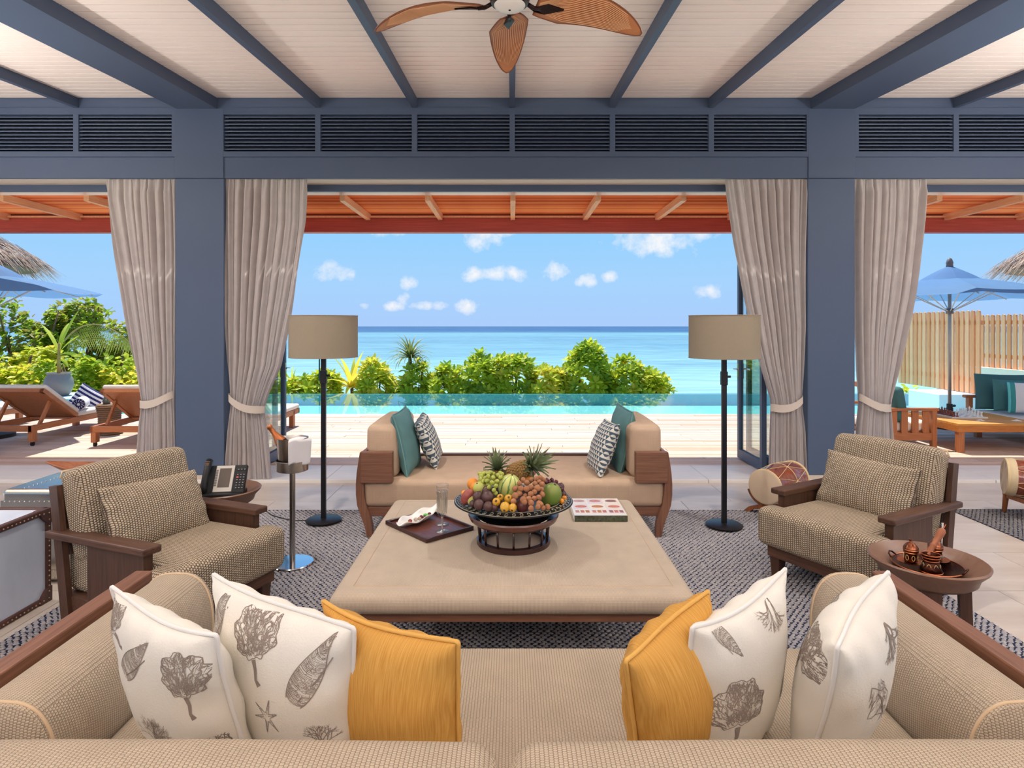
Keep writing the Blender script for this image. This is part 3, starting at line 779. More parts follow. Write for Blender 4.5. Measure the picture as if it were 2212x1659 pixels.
def linen_mat(name, a, b):
    m = bpy.data.materials.new(name); m.use_nodes = True; t = NT(m.node_tree)
    tc = t.n('ShaderNodeTexCoord'); mp = t.n('ShaderNodeMapping'); mp.inputs['Scale'].default_value = (1, .04, 1); t.l(tc.outputs['UV'], mp.inputs['Vector'])
    n1 = t.n('ShaderNodeTexNoise', i_Scale=330.0, i_Detail=3.0); t.l(mp.outputs[0], n1.inputs['Vector'])
    f = t.math('MULTIPLY_ADD', n1.outputs[0], 3.0, -1.0, clamp=True)
    bs = t.n('ShaderNodeBsdfPrincipled'); bs.inputs['Roughness'].default_value = .8; bs.inputs['Specular IOR Level'].default_value = .2
    t.l(t.mix(f, lin(b), lin(a)), bs.inputs['Base Color'])
    bp = t.n('ShaderNodeBump', i_Strength=.15, i_Distance=.003); t.l(n1.outputs[0], bp.inputs['Height']); t.l(bp.outputs[0], bs.inputs['Normal'])
    o = t.n('ShaderNodeOutputMaterial'); t.l(bs.outputs[0], o.inputs[0]); return m
MUST = linen_mat('mustard_linen', (208, 160, 84), (186, 134, 60)); MUSTP = M('mustard_piping', (214, 164, 84), .8)
TEAL = M('teal_cloth', (92, 132, 132), .8, var=(12, .12), bump=(260, .15)); TEALP = M('teal_piping', (110, 150, 148), .8)

# ------------------------------------------------------------------ near sofa (seen from behind)
sf = thing('sofa', 'beige woven sofa with brown wooden arm rails facing the ottoman', 'sofa', (0, 1.6, 0))
L = lambda mb: MBoff(mb, (0, -1.6, 0))
def MBoff(mb, o):
    mb.v = [(v[0] + o[0], v[1] + o[1], v[2] + o[2]) for v in mb.v]; return mb
ob('seat_cushion', L(MB().rbox(-1.12, 1.12, 1.16, 2.18, .25, .428, .05, (.0, .01, .008), nf=10)), SOFAF, sf, smooth=True)
for xa, xb in ((-1.40, -.022), (-.006, 1.40)):
    ob('back_cushion', L(MB().rbox(xa, xb, 1.045, 1.215, .30, .757, .06, (.004, .012, .012), nf=12)), SOFAF, sf, smooth=True)
    ob('welt', L(MB().tube([(xa + .03, 1.21, .70), (xa + .06, 1.195, .735), (xb - .06, 1.195, .735), (xb - .03, 1.21, .70)], .005, 6)), PIPE, sf, smooth=True)
for s_ in (-1, 1):
    def bol(u, v):
        q = u * 2 * PI; c_, n_ = math.cos(q), math.sin(q); e = .7
        return ((s_ * 1.255 + .135 * math.copysign(abs(c_) ** e, c_)), 1.50 + .82 * v, .44 + .185 * math.copysign(abs(n_) ** .9, n_))
    def capd(v0, sg):
        def f(u, v):
            q = u * 2 * PI; c_, n_ = math.cos(q), math.sin(q); k = 1 - v
            return (s_ * 1.255 + .135 * k * math.copysign(abs(c_) ** .7, c_), 1.50 + .82 * v0 + sg * .02 * math.sqrt(max(0, 1 - k * k)), .44 + .185 * k * math.copysign(abs(n_) ** .9, n_))
        return f
    ob('arm_bolster', L(MB().grid(bol, 40, 14, cu=True).grid(capd(0, -1), 40, 8, cu=True).grid(capd(1, 1), 40, 8, cu=True)), SOFAF, sf, smooth=True)
    for v0 in (0.02, .98):
        ob('welt', L(MB().tube([Vector(bol(k / 40, v0)) * 1.0 for k in range(40)], .005, 6, closed=True)), PIPE, sf, smooth=True)
    ob('arm_rail', L(MB().box(s_ * 1.40, s_ * 1.465, 1.0, 2.40, .49, .60, .006)), OKY, sf)
    for y in (1.04, 2.33): ob('leg', L(MB().bar((s_ * 1.432, y, .0135), (s_ * 1.432, y, .50), .05, .08)), OKZ, sf)
ob('base_frame', L(MB().box(-1.40, 1.40, 1.04, 2.12, .17, .26, .006)), OKX, sf)
ob('back_rail', L(MB().box(-1.465, 1.465, .985, 1.04, .50, .70, .006)), OKX, sf)

def pz_(x, y, z): return G(x, y, z)
gp = 'scatter cushions on the woven sofa'
def wp(lab, tl, tr, hg, lean, seed, decals, mat=WHCLOTH, pipe=WHPIPE, dm=PRINT, th=.17, sink=0.0):
    m4, wd = place(G(*tl), G(*tr), hg, lean)
    return pillow('scatter_cushion', lab, m4, wd, hg, th, mat, seed, pipe, gp, 'cushion', decals, dm, n=30)
r = random.Random(11)
D1 = [(1, [tr2(cone(r), (-.03, .145), -.75, .085), tr2(clump(r), (.15, .125), .1, .095), tr2(clump(r), (-.15, .19), .9, .07), tr2(coral(r, 6, .45), (.01, -.03), 0, .085), tr2(sprig(r), (.2, -.03), .2, .05)]), (-1, [tr2(sprig(r), (.0, .1), 0, .12)])]
wp('white cushion printed with corals and shells, between the sofa rail and its twin', (243, 1270, .86), (478, 1366, .845), .47, .22, 21, D1)
D2 = [(1, [tr2(clump(r), (-.02, .17), .3, .10), tr2(cone(r), (.165, .155), -.45, .10), tr2(cone(r), (-.17, .195), -.35, .075), tr2(star(r), (.035, -.0), 0, .055), tr2(sprig(r), (.2, .0), -.2, .055)]), (-1, [tr2(sprig(r), (.0, .1), 0, .12)])]
wp('white cushion printed with corals and shells, touching the upright mustard one', (462, 1243, .885), (748, 1372, .845), .49, .2, 22, D2)
wp('mustard linen cushion with flat face beside the cone shell print', (697, 1303, .85), (976, 1402, .83), .46, .18, 23, None, MUST, MUSTP, None)
wp('mustard linen cushion tipped edge-on beside the sea fan print', (1356, 1430, .80), (1536, 1286, .88), .46, .22, 24, None, MUST, MUSTP, None, th=.2)
D5 = [(1, [tr2(clump(r), (-.09, .005), .0, .11), tr2(coral(r, 6, .36), (.045, .195), 2.7, .065), tr2(cone(r), (-.11, .205), -2.5, .05), tr2(cone(r), (.12, .03), -.15, .08)]), (-1, [tr2(clump(r), (.1, -.0), 0, .12), tr2(clump(r), (-.1, .1), 0, .1), tr2(cone(r), (.05, .16), 1, .08)])]
wp('white cushion printed with a large sea fan coral', (1498, 1357, .85), (1704, 1237, .90), .48, .22, 25, D5, th=.18)
D6 = [(1, [tr2(conch(r), (-.05, .04), .35, .085), tr2(sprig(r), (.05, .13), PI * 1.05, .085)]), (-1, [tr2(clump(r), (.0, .03), 0, .12), tr2(clump(r), (-.1, .12), .5, .1), tr2(cone(r), (.08, .17), 1, .07)])]
wp('white cushion printed with a conch shell', (1792, 1388, .84), (1907, 1234, .92), .48, .24, 26, D6, th=.2)

# ------------------------------------------------------------------ ottoman table
ot = thing('ottoman', 'large square beige upholstered ottoman table on wooden base', 'ottoman', (0, 3.3, 0))
ob('cushion_top', MBoff(MB().rbox(-.775, .785, 2.575, 4.045, .33, .42, .043, (.004, .004, .003), nf=14), (0, -3.3, 0)), OTTOF, ot, smooth=True)
sq = [(-.69, 2.68), (.70, 2.68), (.70, 3.98), (-.69, 3.98)]
for a, b in zip(sq, sq[1:] + sq[:1]):
    ob('seam', MBoff(MB().tube([(a[0], a[1], .4206), (b[0], b[1], .4206)], .0022, 6), (0, -3.3, 0)), M('seam_thread', (190, 166, 140), .9), ot)
ob('base_frame', MBoff(MB().box(-.72, .73, 2.63, 4.0, .285, .34, .004), (0, -3.3, 0)), OKX, ot)
for x in (-.66, .67):
    for y in (2.69, 3.94): ob('leg', MBoff(MB().bar((x, y, .0135), (x, y, .29), .08, .08), (0, -3.3, 0)), OKZ, ot)

# ------------------------------------------------------------------ far daybed sofa
db = thing('daybed', 'backless beige daybed with upright end cushions and wooden block arms', 'daybed', (0, 4.95, 0))
o5 = (0, -4.95, 0)
FARF = WEAVE('daybed_cloth', (206, 178, 152), (170, 142, 116), .005, .005, bump=.25, hole=.3, stag=False)
ob('seat_cushion', MBoff(MB().rbox(-1.09, 1.12, 4.50, 5.38, .225, .425, .045, (.0, .008, .012), nf=12), o5), FARF, db, smooth=True)
ob('front_rail', MBoff(MB().box(-1.06, 1.09, 4.52, 5.36, .155, .226, .005), o5), OKX, db)
ob('back_rail', MBoff(MB().box(-.9, .93, 5.36, 5.42, .38, .44, .004), o5), DKX, db)
for s_ in (-1, 1):
    cx = .015
    X = lambda v: cx + s_ * v
    ob('end_cushion', MBoff(MB().rbox(min(X(.865), X(1.1)), max(X(.865), X(1.1)), 4.58, 5.36, .42, .815, .05, (.015, .01, .012), nf=8), o5), FARF, db, smooth=True)
    ob('arm_block', MBoff(MB().box(min(X(.885), X(1.115)), max(X(.885), X(1.115)), 4.47, 4.53, .41, .635, .004), o5), OKX, db)
    ob('arm_panel', MBoff(MB().box(min(X(1.09), X(1.115)), max(X(1.09), X(1.115)), 4.53, 5.4, .41, .635, .004), o5), OKY, db)
    for y0 in (4.49, 5.34):
        pts = []
        for k in range(9):
            t_ = k / 8; z = .63 - .6165 * t_; x = 1.125 + .03 * math.sin(PI * min(1, t_ * 1.15)) - (.05 * max(0, t_ - .6) / .4); pts.append((x, z))
        wdt = [.045 + .03 * (k / 8) - (.035 * max(0, k - 6) / 2) for k in range(9)]
        poly = [(X(p[0]), p[1]) for p in pts] + [(X(p[0] - w_), p[1]) for p, w_ in zip(reversed(pts), reversed(wdt))]
        ob('leg', MBoff(MB().prism(poly, y0, y0 + .05, 'y'), o5), OKZ, db)
def tri_mat():
    m = bpy.data.materials.new('triangle_print'); m.use_nodes = True; t = NT(m.node_tree)
    tc = t.n('ShaderNodeTexCoord'); sp = t.n('ShaderNodeSeparateXYZ'); t.l(tc.outputs['UV'], sp.inputs[0])
    v = t.math('ADD', t.math('DIVIDE', sp.outputs[1], .034), 50.0); row = t.math('FLOOR', v); fv = t.math('FRACT', v)
    u = t.math('FRACT', t.math('ADD', t.math('ADD', t.math('DIVIDE', sp.outputs[0], .044), 50.0), t.math('MULTIPLY', t.math('MODULO', row, 2.0), .5)))
    tri = t.math('MULTIPLY', t.math('ABSOLUTE', t.math('SUBTRACT', u, .5)), 2.0)
    f = t.math('GREATER_THAN', t.math('ADD', tri, fv), 1.0); g_ = t.math('GREATER_THAN', t.math('SUBTRACT', fv, tri), -.12)
    f2 = t.math('MULTIPLY', f, 1.0)
    b = t.n('ShaderNodeBsdfPrincipled'); b.inputs['Roughness'].default_value = .85
    t.l(t.mix(f2, lin((222, 218, 206)), lin((72, 88, 100))), b.inputs['Base Color']); o = t.n('ShaderNodeOutputMaterial'); t.l(b.outputs[0], o.inputs[0]); return m
TRI = tri_mat()
def dp(lab, N, Fp, bot, hg, th, mat, pipe, seed, left):
    N, Fp = P(*N), P(*Fp)
    dx = bot - (N.x + Fp.x) / 2; lean = math.atan2(abs(dx), hg)
    m4, wd = place(N, Fp, hg, lean, Vector((1 if left else -1, 0, 0)))
    pillow('throw_cushion', lab, m4, wd, hg, th, mat, seed, pipe, 'cushions on the daybed', 'cushion', pinch=.06)
dp('teal cushion on the daybed at the end near the steel bucket', (848, 897, 4.58), (872, 879, 5.04), -.765, .485, .16, TEAL, TEALP, 31, True)
dp('blue and cream triangle print cushion leaning on the teal one nearer the steel bucket', (903, 914, 4.76), (914, 889, 5.17), -.60, .40, .14, TRI, None, 32, True)
dp('blue and cream triangle print cushion leaning on the teal one nearer the drums', (1337, 916, 4.58), (1309, 904, 5.0), .625, .42, .15, TRI, None, 33, False)
dp('teal cushion on the daybed at the end near the drums', (1370, 892, 4.70), (1340, 872, 5.16), .80, .49, .16, TEAL, TEALP, 34, False)

# ------------------------------------------------------------------ armchairs
def armchair(label, loc, fwd):
    t = thing('armchair', label, 'armchair', loc, fwd - PI / 2, 'woven armchairs beside the ottoman')
    tilt = math.radians(15)
    ob('seat_cushion', MB().rbox(-.298, .298, -.30, .49, .20, .428, .045, (.004, .0, .012), nf=6).rbox(-.385, .385, .345, .50, .195, .424, .045, (.006, .008, .004), nf=6), CHAIRF, t, smooth=True)
    ob('seat_frame', MB().box(-.33, .33, -.30, .46, .13, .20, .004), DKX, t)
    m4 = Matrix.Translation((0, -.075, .42)) @ Matrix.Rotation(tilt, 4, 'X')
    ob('back_cushion', MB().rbox(-.318, .318, -.165, .0, -.03, .435, .05, (.006, .016, .012), nf=8, M4=m4), CHAIRF, t, smooth=True)
    ob('welt', MB().tube([m4 @ Vector(q) for q in ((-.313, -.145, .40), (-.30, -.145, .432), (.30, -.145, .432), (.313, -.145, .40))], .006, 6), PIPE, t, smooth=True)
    ob('back_panel', MB().box(-.31, .31, -.195, -.168, .02, .34, .003, 1, M4=m4), DKX, t)
    for s_ in (-1, 1):
        ob('arm', MB().box(s_ * .285, s_ * .38, -.335, .365, .487, .522, .008), DKY, t)
        ob('arm_panel', MB().box(s_ * .305, s_ * .352, -.06, .33, .10, .488, .003), DKZ, t)
        ob('back_post', MB().bar((s_ * .338, -.21, .0), (s_ * .338, -.315, .74), .028, .06, up=(0, 1, 0)), DKZ, t)
        ob('leg', MB().bar((s_ * .30, .40, .19), (s_ * .30, .40, .0), .075, .075, w1=.05, h1=.05), DKZ, t)
    return t
A1 = armchair('dark wood armchair with woven cushions beside the telephone table', (-1.864, 3.275, .0135), math.radians(-22))
A2 = armchair('dark wood armchair with woven cushions beside the coffee set table', (2.133, 3.727, .0135), math.radians(209.5))
def lumbar(chair, lab, dx, seed):
    m = Matrix.Translation(chair.location) @ chair.rotation_euler.to_matrix().to_4x4() @ Matrix.Translation((dx, -.0, .572)) @ Matrix.Rotation(PI, 4, 'Z') @ Matrix.Rotation(-math.radians(20), 4, 'X') @ Matrix.Rotation(.04, 4, 'Y')
    pillow('lumbar_cushion', lab, m, .57, .335, .15, CHAIRF, seed, None, 'lumbar cushions on the armchairs', pinch=.04)
lumbar(A1, 'woven lumbar cushion on the armchair beside the telephone', .03, 41)
lumbar(A2, 'woven lumbar cushion on the armchair beside the coffee set', -.01, 42)

# ------------------------------------------------------------------ floor lamps
SHADE = M('lamp_shade', (172, 158, 136), .8, var=(40, .05), trans=.25)
def floor_lamp(label, x, y):
    t = thing('floor_lamp', label, 'lamp', (x, y, .0135), group='drum shade floor lamps beside the daybed')
    ob('base', MB().lathe([(.118, 0), (.135, .006), (.138, .016), (.125, .024), (.03, .028)], 36), BLACK, t, smooth=True, angle=40)
    ob('pole', MB().box(-.018, .018, -.012, .012, .02, 1.34), BLACK, t)
    ob('height_collar', MB().box(-.024, .024, -.018, .018, 1.085, 1.19, .003, 1), BLACK, t)
    ob('knob', MB().tube([(.02, 0, 1.15), (.05, 0, 1.15)], .009, 8), BLACK, t)
    sh = ob('shade', MB().lathe([(.262, 1.295), (.262, 1.62)], 48), SHADE, t, smooth=True, angle=40)
    me = sh.data; bm = bmesh.new(); bm.from_mesh(me); [bm.faces.remove(f) for f in bm.faces[:] if len(f.verts) > 4]; bm.to_mesh(me); bm.free()
    md = sh.modifiers.new('thick', 'SOLIDIFY'); md.thickness = .003
    for z in (1.295, 1.62): ob('shade_ring', MB().tube([(.2625 * math.cos(k * PI / 24), .2625 * math.sin(k * PI / 24), z) for k in range(48)], .0025, 5, closed=True), M('shade_edge', (150, 134, 112), .8), t)
    ob('spider', MB().tube([(-.26, 0, 1.34), (.26, 0, 1.34)], .003, 5).tube([(0, -.26, 1.34), (0, .26, 1.34)], .003, 5), BLACK, t)
    ob('bulb', MB().ball((0, 0, 1.42), (.03, .03, .045)).tube([(0, 0, 1.33), (0, 0, 1.39)], .014, 8), M('bulb_glass', (245, 240, 228), .3), t, smooth=True)
floor_lamp('black floor lamp with beige drum shade beside the steel bucket', -1.484, 4.85)
floor_lamp('black floor lamp with beige drum shade beside the drum on curved stand', 1.629, 4.73)
solo('lamp_cord', 'thin dark lamp cord lying on the rug beside the floor lamp base', 'cord', MB().tube([(-1.60, 4.87, .018), (-1.72, 4.86, .016), (-1.80, 4.9, .016), (-1.95, 5.0, .016), (-2.1, 5.2, .008)], .004, 6), BLKPL, smooth=True)
# ------------------------------------------------------------------ round dish-top side tables
TABW = M('table_brown', (126, 92, 73), .4, spec=.4, var=(6, .2), stretch=(2, 9, 2), bump=(12, .05))
def dish_table(label, x, y, rz=0):
    t = thing('side_table', label, 'side table', (x, y, .0135), rz, 'round dish top side tables')
    ob('table_top', MB().lathe([(.0, .40), (.17, .40), (.19, .415), (.20, .445), (.232, .478), (.236, .488), (.228, .494), (.20, .478), (.165, .462), (.155, .452), (.148, .447), (.0, .447)], 56), TABW, t, smooth=True, angle=50)
    for k in range(4):
        a = PI / 4 + k * PI / 2; c_, s_ = math.cos(a), math.sin(a)
        ob('leg', MB().bar((c_ * .135, s_ * .135, .405), (c_ * .15, s_ * .15, .0), .075, .045, up=(c_, s_, 0), w1=.06, h1=.04), DKZ, t)
T2P = G(2003, 1208, .5)
dish_table('brown wooden round side table carrying the copper coffee set', T2P.x, T2P.y, .3)
T1 = Vector((-1.868, 3.97, 0))
dish_table('brown wooden round side table carrying the telephone', T1.x, T1.y, .2)

# ---- telephone
ph = thing('telephone', 'black and silver desk telephone with large grey screen', 'telephone', (T1.x + .015, T1.y - .02, .461), .13)
tl = math.radians(58)
mm = Matrix.Translation((0, -.02, .03)) @ Matrix.Rotation(tl, 4, 'X')
SILV = M('phone_silver', (206, 200, 190), .35, .2)
ob('base', MB().box(-.125, .125, -.07, .085, 0, .03, .006), BLKPL, ph)
ob('body', MB().box(-.125, .13, -.01, .18, -.03, .0, .006, 2, M4=mm), BLKPL, ph)
fc = ob('face_panel', MB().box(-.06, .055, .0, .175, .0, .006, .003, 1, M4=mm), SILV, ph)
ob('screen', MB().box(-.035, .037, .03, .155, .006, .0075, M4=mm), M('phone_screen', (94, 84, 76), .25), fc)
for k in range(10): ob('softkey', MB().box(-.057, -.043, .04 + k * .011, .046 + k * .011, .006, .009, M4=mm), M('softkey_grey', (120, 114, 108), .5), fc)
KEY = M('key_grey', (196, 196, 196), .5); KRED = M('key_red', (200, 70, 60), .5); KDK = M('key_dark', (38, 38, 42), .5)
for j in range(8):
    for i in range(3):
        if j == 6: continue
        kx = .072 + i * .019; ky = .02 + j * .0175
        kk = ob('key', MB().box(kx, kx + .014, ky, ky + .010, .0, .004, M4=mm), KRED if (j == 4 and i == 0) else KDK, ph)
        ob('key_mark', MB().box(kx + .004, kx + .010, ky + .004, ky + .007, .004, .0046, M4=mm), KEY, kk)
hs = ob('handset', MB().tube([mm @ Vector(p) for p in ((-.105, -.005, .02), (-.105, .02, .035), (-.105, .09, .045), (-.105, .155, .036), (-.105, .205, .022))], [.02, .022, .019, .022, .023], 12), BLKPL, ph, smooth=True)
ob('earpiece_grille', MB().box(-.118, -.092, .16, .164, .055, .058, M4=mm).box(-.118, -.092, .172, .176, .053, .056, M4=mm).box(-.118, -.092, .184, .188, .05, .053, M4=mm), M('grille_bronze', (120, 92, 66), .4, .6), hs)
ob('handset_cord', MB().tube([mm @ Vector((-.1, -.01, .01)), Vector((-.085, -.06, .025)), Vector((-.07, -.03, .012))], .004, 6), BLKPL, ph)

# ---- champagne bucket stand
bx, by = -1.425, 3.995
bs = thing('bucket_stand', 'brushed steel wine bucket stand with round mirror base', 'stand', (bx, by, .013))
ob('base', MB().lathe([(.13, 0), (.135, .004), (.13, .010), (.03, .014)], 40), CHROME, bs, smooth=True, angle=40)
ob('pole', MB().lathe([(.018, .01), (.018, .60)], 16), STEEL, bs, smooth=True, angle=40)
ob('holder', MB().lathe([(0, .60), (.085, .60), (.1, .606), (.102, .67), (.099, .672), (.097, .612), (0, .612)], 40), STEEL, bs, smooth=True, angle=40)
bk = thing('ice_bucket', 'brushed steel ice bucket in the stand', 'bucket', (bx, by, .626))
ob('bucket_body', MB().lathe([(0, 0), (.078, 0), (.082, .01), (.098, .19), (.101, .203), (.097, .204), (.092, .19), (.077, .012), (0, .012)], 40), STEEL, bk, smooth=True, angle=40)
ob('ice', MB().lathe([(0, .11), (.086, .11), (.086, .115), (0, .12)], 24), M('ice_white', (225, 232, 236), .3), bk)
q = Matrix.Translation((bx + .035, by - .005, .665)) @ Matrix.Rotation(math.radians(-38), 4, 'Y')
bt = thing('champagne_bottle', 'champagne bottle with orange gold foil leaning out of the bucket', 'bottle', q.translation, q.to_euler())
ob('glass_body', MB().lathe([(0, 0), (.038, 0), (.042, .01), (.042, .15), (.038, .18), (.022, .215), (.0, .217)], 24), M('bottle_glass', (54, 30, 22), .15), bt, smooth=True, angle=50)
ob('foil', MB().lathe([(.0395, .175), (.036, .188), (.022, .222), (.0165, .25), (.0155, .285), (.0185, .288), (.0185, .302), (.014, .306), (0, .307)], 24), M('orange_foil', (180, 104, 58), .35, .5), bt, smooth=True, angle=50)
def nap(u, v):
    a = -1.45 + 2.2 * u; z = .19 - .155 * max(0, v - .12) / .88; z += .018 * math.exp(-((u - .15) / .12) ** 2) - .012 * u
    rr = .106 + .006 * math.sin(9 * u + 2 * v) + .008 * (1 - v)
    if v < .12: rr = .106 - (.12 - v) * .25; z = .2 + .012 * math.sin(5 * u)
    return (rr * math.cos(a), rr * math.sin(a), z + .03 * u * 0)
o = solo('napkin', 'white cloth napkin folded over the rim of the ice bucket', 'napkin', MB().grid(nap, 30, 16), M('napkin_white', (238, 232, 230), .85), (bx, by, .632), smooth=True)
md = o.modifiers.new('t', 'SOLIDIFY'); md.thickness = .003; md.offset = 1

# ---- trunks
ALU = M('sky_tinted_aluminium', (226, 234, 248), .4, .2, var=(4, .18), stretch=(1, 1, .5), bump=(25, .05)); ALUW = M('polished_aluminium', (208, 202, 190), .22, 1.0, var=(3, .1))  # trunk sides: pale blue base colour stands in for reflected sky
LEA = M('brown_leather', (84, 52, 44), .5, var=(20, .2)); BRASS = M('stud_brass', (190, 160, 120), .3, 1.0)
t = thing('trunk', 'aluminium sided trunk with brown leather edges and brass studs', 'trunk', (-3.07, 3.04, 0))
X0, X1, Y0, Y1, ZT_ = -.45, .45, -.45, .45, .523
ob('body', MB().box(X0 + .006, X1 - .006, Y0 + .006, Y1 - .006, .012, ZT_ - .006, .004, 1), ALU, t)
e = .017
def edge(a, b): return ob('leather_edge', MB().bar(a, b, e * 2, e * 2, .005), LEA, t)
for x in (X0, X1):
    for y in (Y0, Y1): edge((x - math.copysign(e * .6, x), y - math.copysign(e * .6, y), .0), (x - math.copysign(e * .6, x), y - math.copysign(e * .6, y), ZT_))
    for z in (e, ZT_ - e * .8): edge((x - math.copysign(e * .6, x), Y0, z), (x - math.copysign(e * .6, x), Y1, z))
for y in (Y0, Y1):
    for z in (e, ZT_ - e * .8): edge((X0, y - math.copysign(e * .6, y), z), (X1, y - math.copysign(e * .6, y), z))
stm = MB().ball((0, 0, 0), .0048, 6, 4).mesh('stud', True); stm.materials.append(BRASS)
xs_ = X1 + .008
for k in range(30):
    for z in (.016, ZT_ - .016): ob('stud', stm, None, t, (xs_, Y0 + .06 + k * .027, z))
for k in range(15):
    ob('stud', stm, None, t, (xs_, Y1 - .014, .06 + k * .028)); ob('stud', stm, None, t, (X1 - .014, Y1 + .007, .06 + k * .028))
for y in (Y0, Y1):
    for z, sg in ((0.0, 1), (ZT_, -1)):
        pts = [(0, 0), (.085, 0), (.085, .02), (.07, .045), (.045, .07), (.02, .085), (0, .085)]
        sy = -1 if y > 0 else 1
        ob('corner_guard', MB().prism([(y + sy * (p[0] - .004), z + sg * (p[1] - .003)) for p in pts], X1 - .03, X1 + .012, 'x'), LEA, t)
        for (a_, b_) in ((.02, .06), (.06, .02), (.022, .022)): ob('stud', stm, None, t, (X1 + .013, y + sy * a_, z + sg * b_))
t = thing('trunk', 'plain riveted polished aluminium trunk under the wooden dish', 'trunk', (-2.86, 3.965, 0))
ob('body', MB().rbox(-.24, .36, -.235, .235, .0, .56, .03, nr=4, nf=3), ALUW, t, smooth=True, angle=60)
for z in (.05, .47): ob('band', MB().box(-.236, .356, -.2385, -.236, z - .025, z + .025), ALUW, t)
ob('lid_seam', MB().box(-.238, .358, -.2382, -.235, .425, .431), M('seam_dark', (110, 100, 86), .4, .8), t)
rv = MB().ball((0, 0, 0), .0045, 6, 4).mesh('rivet', True); rv.materials.append(CHROME)
for k in range(19):
    for z in (.03, .07, .45, .49): ob('rivet', rv, None, t, (-.21 + k * .03, -.239, z))
for k in range(12):
    for x in (-.2, .31): ob('rivet', rv, None, t, (x, -.2365, .1 + k * .028))
    for x in (-.12, .05, .22): ob('rivet', rv, None, t, (x, -.2 + k * .035, .5615))
def dish(u, v):
    a = 2 * PI * u; k = v
    rx = .34 * k * (1 + .12 * abs(math.cos(a)) ** 6); ry = .12 * k * (1 - .35 * abs(math.cos(a)) ** 4)
    z = .095 * k ** 2.2 + .035 * k * abs(math.cos(a)) ** 4
    return (rx * math.cos(a), ry * math.sin(a), z + .004)
o = solo('wooden_dish', 'long boat shaped carved wooden dish on the aluminium trunk', 'dish', MB().grid(dish, 48, 12, cu=True), WD('dish_wood', (162, 100, 66), (126, 72, 46), (1, 14, 14)), (-2.58, 3.97, .561), (0, 0, .16), smooth=True)
md = o.modifiers.new('t', 'SOLIDIFY'); md.thickness = .008; md.offset = 1

# ---- drums
DRUMW = M('drum_wood', (150, 74, 48), .16, spec=.6, var=(5, .3), col2=(104, 44, 28), stretch=(9, 9, .7), coat=.6)
SKIN = M('drum_skin', (226, 202, 172), .55, var=(4, .08)); ROPE = M('drum_rope', (226, 198, 150), .7)
def drum_parts(t, m4, L, re, rb):
    R = lambda s: re + (rb - re) * math.sin(PI * s)
    ob('shell', MB().lathe([(R(k / 12), L * k / 12) for k in range(13)], 40, M4=m4), DRUMW, t, smooth=True, angle=50)
    for z, sg in ((0, -1), (L, 1)):
        ob('drum_head', MB().lathe([(0, z + sg * .004), (re * .95, z + sg * .004), (re + .004, z + sg * .001), (re + .006, z - sg * .02), (re - .01, z - sg * .02)], 40, M4=m4), SKIN, t, smooth=True, angle=50)
        ob('rim_rope', MB().tube([m4 @ Vector(((re + .006) * math.cos(k * PI / 20), (re + .006) * math.sin(k * PI / 20), z - sg * .008)) for k in range(40)], .006, 6, closed=True), ROPE, t, smooth=True)
    n = 7
    for k in range(n):
        a0 = 2 * PI * k / n
        for d in (-1, 1):
            pts = []
            for i in range(9):
                s_ = i / 8; a = a0 + d * PI / n * (1 - abs(2 * s_ - 1)) ; rr = R(s_) + .003
                pts.append(m4 @ Vector((rr * math.cos(a), rr * math.sin(a), L * s_)))
            ob('lacing', MB().tube(pts, .002, 5), ROPE, t)
    ob('belly_rope', MB().tube([m4 @ Vector(((R(.5) + .004) * math.cos(k * PI / 20), (R(.5) + .004) * math.sin(k * PI / 20), L * .5)) for k in range(40)], .0028, 5, closed=True), ROPE, t)
n0 = P(1652, 1060, 4.98); n0.z += .03
ax = Vector((.76, .65, .0)).normalized(); ez = ax; ex = Vector((0, 0, 1)); ey = ez.cross(ex)
dr = thing('drum', 'varnished wooden drum laced with rope resting on the curved stand', 'drum', n0)
drum_parts(dr, frame(ex, ey, ez, Vector((0, 0, 0))), .50, .132, .15)
DST = WD('drum_stand_wood', (168, 104, 64), (132, 76, 46), (6, 6, 1))
st = thing('drum_stand', 'curved brown wooden drum stand', 'stand', (n0.x + ax.x * .25, n0.y + ax.y * .25, .012), math.atan2(ax.y, ax.x))
for yy in (-.19, .19):
    zc0 = n0.z - .012
    upper = [((.152) * math.sin(a), zc0 - .152 * math.cos(a)) for a in [(-1.25 + 2.5 * k / 18) for k in range(19)]]
    upper_o = [((.152 + .026) * math.sin(a), zc0 - (.152 + .026) * math.cos(a)) for a in [(-1.25 + 2.5 * k / 18) for k in range(19)]]
    zb = zc0 - .178
    ob('cradle', MB().prism(upper + upper_o[::-1], yy - .025, yy + .025, 'x'), DST, st)
    hb = zb + .01
    foot = [(-.20, 0), (-.15, 0), (-.12, hb * .35), (-.06, max(.0, hb - .03)), (.06, max(.0, hb - .03)), (.12, hb * .35), (.15, 0), (.20, 0), (.16, hb * .55), (.08, hb), (-.08, hb), (-.16, hb * .55)]
    ob('foot', MB().prism(foot, yy - .025, yy + .025, 'x'), DST, st)
ob('tie_bar', MB().box(-.19, .19, -.02, .02, .02, .05), DST, st)
